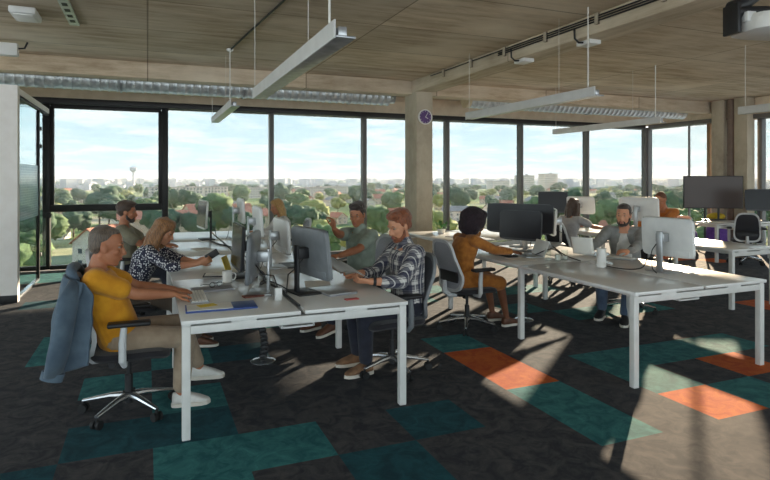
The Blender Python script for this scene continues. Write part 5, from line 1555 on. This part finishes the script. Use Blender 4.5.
def house(x, y, a, sx, sy, hw, hr, wall, roof, label, group=None):
    t = thing('house', label, 'house', (x, y, GZ), a, group)
    b_ = MB(); b_.box((0, 0, hw / 2), (sx, sy, hw))
    for s_ in (-1, 1):
        b_.poly([(s_ * sx / 2 - s_ * 0.02, -sy / 2, hw), (s_ * sx / 2 - s_ * 0.02, sy / 2, hw), (s_ * sx / 2 - s_ * 0.02, 0, hw + hr)], (-s_ * 0.2, 0, 0))
    b_.build('house_wall', M[wall], t)
    r_ = MB()
    ov = 0.6
    for s_ in (-1, 1):
        e1 = hw - hr * ov / (sy / 2)
        r_.poly([(-sx / 2 - ov, s_ * (sy / 2 + ov), e1), (sx / 2 + ov, s_ * (sy / 2 + ov), e1), (sx / 2 + ov, 0, hw + hr), (-sx / 2 - ov, 0, hw + hr)], (0, 0, 0.25))
    r_.build('roof', M[roof], t)
    w_ = MB()
    for s_ in (-1, 1):
        n_ = max(1, int(sx / 3.5))
        for f in range(max(1, int(hw / 3))):
            for q in range(n_):
                w_.box((-sx / 2 + sx * (q + 0.5) / n_, s_ * (sy / 2 + 0.02), 1.7 + 3 * f), (1.1, 0.1, 1.3))
                if q < int(sy / 4):
                    w_.box((s_ * (sx / 2 + 0.02), -sy / 2 + sy * (q + 0.5) / int(sy / 4), 1.7 + 3 * f), (0.1, 1.1, 1.3))
    w_.build('windows', M['houseglass'], t)
    MB().box((sx * 0.2, sy * 0.12, hw + hr * 0.95), (0.7, 0.7, 1.6)).build('chimney', M[wall], t)
    return t
protos = [house(*polar(9.5, 172), R(62), 11, 8.5, 7.0, 3.4, 'housewall', 'roof', 'cream house with a red gable roof, low in the leftmost big window'),
          house(*polar(4.5, 330), R(20), 14, 10, 6, 3.4, 'housewall2', 'roof', 'detached house with a red roof among the trees outside', 'red-roofed houses outside'),
          house(*polar(2.5, 520), R(60), 16, 11, 7, 3.0, 'housewall', 'roofgrey', 'detached house with a grey roof in the town outside', 'grey-roofed houses outside')]
protos[0].location.x, protos[0].location.y = polar(-3.9, 172)[0], polar(-3.9, 172)[1]
rnd = random.Random(11)
taken = [(polar(-3.9, 172) + (14,)), (polar(4.5, 330) + (10,)), (polar(2.5, 520) + (11,))] + [(polar(4.2, 262)[0] + q, polar(4.2, 262)[1], 12) for q in (-24, -10, 0, 10, 24)]
def free(x, y, r):
    for a, b, c in taken:
        if (a - x) ** 2 + (b - y) ** 2 < (r + c) ** 2:
            return False
    taken.append((x, y, r))
    return True
def halls(x, y, a, sx, sy, h_, label):
    t = thing('building', label, 'building', (x, y, GZ), a)
    MB().box((0, 0, h_ / 2), (sx, sy, h_)).build('building_wall', M['housewall2'], t)
    r_ = MB(); r_.poly([(-sx / 2 - 1, -sy / 2 - 1, h_), (-sx / 2 - 1, 0, h_ + 3), (-sx / 2 - 1, sy / 2 + 1, h_)], (sx + 2, 0, 0)); r_.build('roof', M['roof'], t)
halls(*polar(4.2, 262), R(3), 60, 16, 7, 'long building with a plain red tiled roof behind the woman in the dotted blouse')
def block(az, d, sx, sy, fl, a, label):
    x, y = polar(az, d)
    t = thing('apartment_block', label, 'apartment block', (x, y, GZ), R(a))
    h_ = fl * 3.0
    for q in (-0.35, 0, 0.35):
        taken.append((x + q * sx * math.cos(R(a)), y + q * sx * math.sin(R(a)), 13))
    MB().box((0, 0, h_ / 2), (sx, sy, h_)).build('building_wall', M['housewall'], t)
    w_ = MB()
    for f in range(fl):
        for q in range(int(sx / 3)):
            w_.box((-sx / 2 + 1.5 + 3 * q, -sy / 2 - 0.03, 1.6 + 3 * f), (1.5, 0.12, 1.5))
        for q in range(int(sy / 3.5)):
            for s_ in (-1, 1):
                w_.box((s_ * (sx / 2 + 0.03), -sy / 2 + 1.7 + 3.5 * q, 1.6 + 3 * f), (0.12, 1.4, 1.5))
    w_.build('windows', M['houseglass'], t)
    r_ = MB(); r_.box((0, 0, h_ + 0.3), (sx + 0.8, sy + 0.8, 0.6)); r_.box((sx * 0.2, 0, h_ + 1.4), (3, 3, 2)); r_.build('flat_roof', M['roofgrey'], t)
block(2.5, 560, 46, 14, 5, 8, 'white apartment block, left part of the window behind the dark far left monitor')
block(5.2, 590, 40, 14, 5, -6, 'white apartment block just right of the leftmost mullion pair, beside another block')
block(9.5, 700, 34, 13, 4, 4, 'white low apartment block in the middle of the second big window')
block(15.2, 720, 40, 14, 4, 10, 'white apartment block behind the blonde woman\'s head')
block(17.0, 760, 44, 14, 4, -5, 'pale apartment block in the window right of the blonde woman')
block(36.0, 900, 30, 16, 9, 20, 'grey apartment tower behind the man in the open grey shirt')
block(38.2, 980, 26, 16, 10, 0, 'tall pale apartment tower over the right middle window')
block(33.5, 1050, 40, 16, 6, 8, 'broad pale apartment block left of the towers in the right middle window')
for k in range(190):
    az = rnd.uniform(-13, 52); d = 235 + 760 * rnd.random() ** 1.4
    x, y = polar(az, d)
    if not free(x, y, 12):
        continue
    p = protos[1] if rnd.random() < 0.7 else protos[2]
    o = dup(p, (x, y, GZ), rnd.uniform(0, PI), p['label'], p.get('group'))
    o.scale = [rnd.uniform(0.6, 0.95)] * 3
def tree(x, y, h_, r_, m, label, group, seed):
    t = thing('tree', label, 'tree', (x, y, GZ), 0, group)
    MB().cyl((0, 0, 0), (0, 0, h_ * 0.5), 0.35, 0.2, 8).build('trunk', M['trunk'], t)
    c_ = MB()
    rr = random.Random(seed)
    for q in range(9):
        a_ = rr.uniform(0, 2 * PI); b_ = rr.uniform(0, 0.62) * r_
        zz = h_ * rr.uniform(0.42, 0.82)
        c_.ell((b_ * math.cos(a_), b_ * math.sin(a_), zz), (r_ * rr.uniform(0.42, 0.62),) * 2 + (h_ * rr.uniform(0.17, 0.25),), None, 3, 0.5, 1.4, seed + q)
    c_.build('crown', M[m], t, sharp=0)
    return t
tp = [tree(*polar(-10.2, 150), 12, 6.5, 'tree1', 'green broadleaf tree in the town outside the windows', 'green trees outside', 1),
      tree(*polar(-6, 260), 13, 6, 'tree2', 'dark green tree in the town outside the windows', 'dark trees outside', 2),
      tree(*polar(15.8, 190), 10, 5.5, 'tree3', 'yellowish green tree outside below the windows', 'yellowish trees outside', 3)]
def plant(i, az, d, s_):
    x, y = polar(az, d)
    if not free(x, y, 5.6 * s_):
        return
    o = dup(tp[i], (x, y, GZ), rnd.uniform(0, 6), tp[i]['label'], tp[i]['group']); o.scale = (s_ * rnd.uniform(0.85, 1.2), s_, s_ * rnd.uniform(0.8, 1.15))
for az, d, i, s_ in ((-11.5, 120, 0, 1), (-12.6, 170, 1, 1.2), (-9.4, 205, 1, 1.1), (-8.2, 230, 0, 1.1), (-9.6, 128, 2, 0.9), (-6.2, 235, 1, 1), (-4.6, 240, 0, 1), (-3.2, 300, 1, 1.1), (-10.6, 320, 1, 1.4), (-9.6, 330, 1, 1.3),
                    (14.6, 165, 2, 1.0), (16.6, 150, 0, 1.0), (17.6, 140, 2, 1.1), (19.2, 150, 0, 1.1), (20.2, 160, 2, 1.0), (21.2, 170, 0, 1), (26.0, 210, 2, 1.3), (27.5, 190, 2, 1.2), (29, 260, 0, 1.2), (44, 150, 2, 1), (47, 140, 0, 1.1), (49, 150, 2, 1), (52, 130, 0, 1.1), (54, 140, 1, 1.1)):
    plant(i, az, d, s_)
for k in range(420):
    az = rnd.uniform(-14, 56); d = 210 + 860 * rnd.random() ** 1.3
    plant(rnd.choice((0, 0, 1, 1, 1, 2)), az, d, rnd.uniform(0.8, 1.35))
# a water tower far left
x, y = polar(2.2 - 3.4, 1500)
wt = thing('water_tower', 'slender water tower on the horizon in the leftmost big window', 'tower', (x, y, GZ))
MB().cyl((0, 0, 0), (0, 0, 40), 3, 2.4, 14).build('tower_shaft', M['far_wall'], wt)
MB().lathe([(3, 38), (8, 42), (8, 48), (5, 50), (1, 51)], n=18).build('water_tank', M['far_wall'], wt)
# farther than a kilometre: woods and buildings too many and too small to count
fw = MB()
for k in range(900):
    az = rnd.uniform(-16, 60); d = 1250 + 8000 * rnd.random() ** 1.6
    x, y = polar(az, d); s_ = rnd.uniform(15, 60) * (0.6 + d / 5000)
    fw.ell((x, y, GZ), (s_ * 1.8, s_, rnd.uniform(6, 11)), None, 1)
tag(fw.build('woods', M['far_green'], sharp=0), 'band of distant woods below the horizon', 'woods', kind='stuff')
fc = MB()
for k in range(1500):
    az = rnd.uniform(-16, 60); d = 1250 + 6500 * rnd.random() ** 1.7
    x, y = polar(az, d); s_ = rnd.uniform(8, 26) * (0.7 + d / 5000); hh_ = rnd.choice((7, 8, 10, 12, 15, 22))
    fc.box((x, y, GZ + hh_ / 2), (s_, s_ * 0.7, hh_), rot=Matrix.Rotation(rnd.uniform(0, PI), 3, 'Z'))
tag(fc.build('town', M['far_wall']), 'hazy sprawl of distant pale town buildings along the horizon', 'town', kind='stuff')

# thin summer haze hanging over the town
hz_m = bpy.data.materials.new('haze'); hz_m.use_nodes = True
_t = hz_m.node_tree; _t.nodes.clear()
_v = _t.nodes.new('ShaderNodeVolumeScatter'); _v.inputs['Density'].default_value = 0.00016; _v.inputs['Anisotropy'].default_value = 0.0; _v.inputs['Color'].default_value = (0.93, 0.97, 1.0, 1)
_o = _t.nodes.new('ShaderNodeOutputMaterial'); _t.links.new(_v.outputs[0], _o.inputs['Volume'])
hz = MB(); hz.box((1000, 5100, -4), (14000, 10000, 40))
ho = tag(hz.build('haze', hz_m), 'thin pale haze hanging over the distant town', 'haze', kind='stuff')
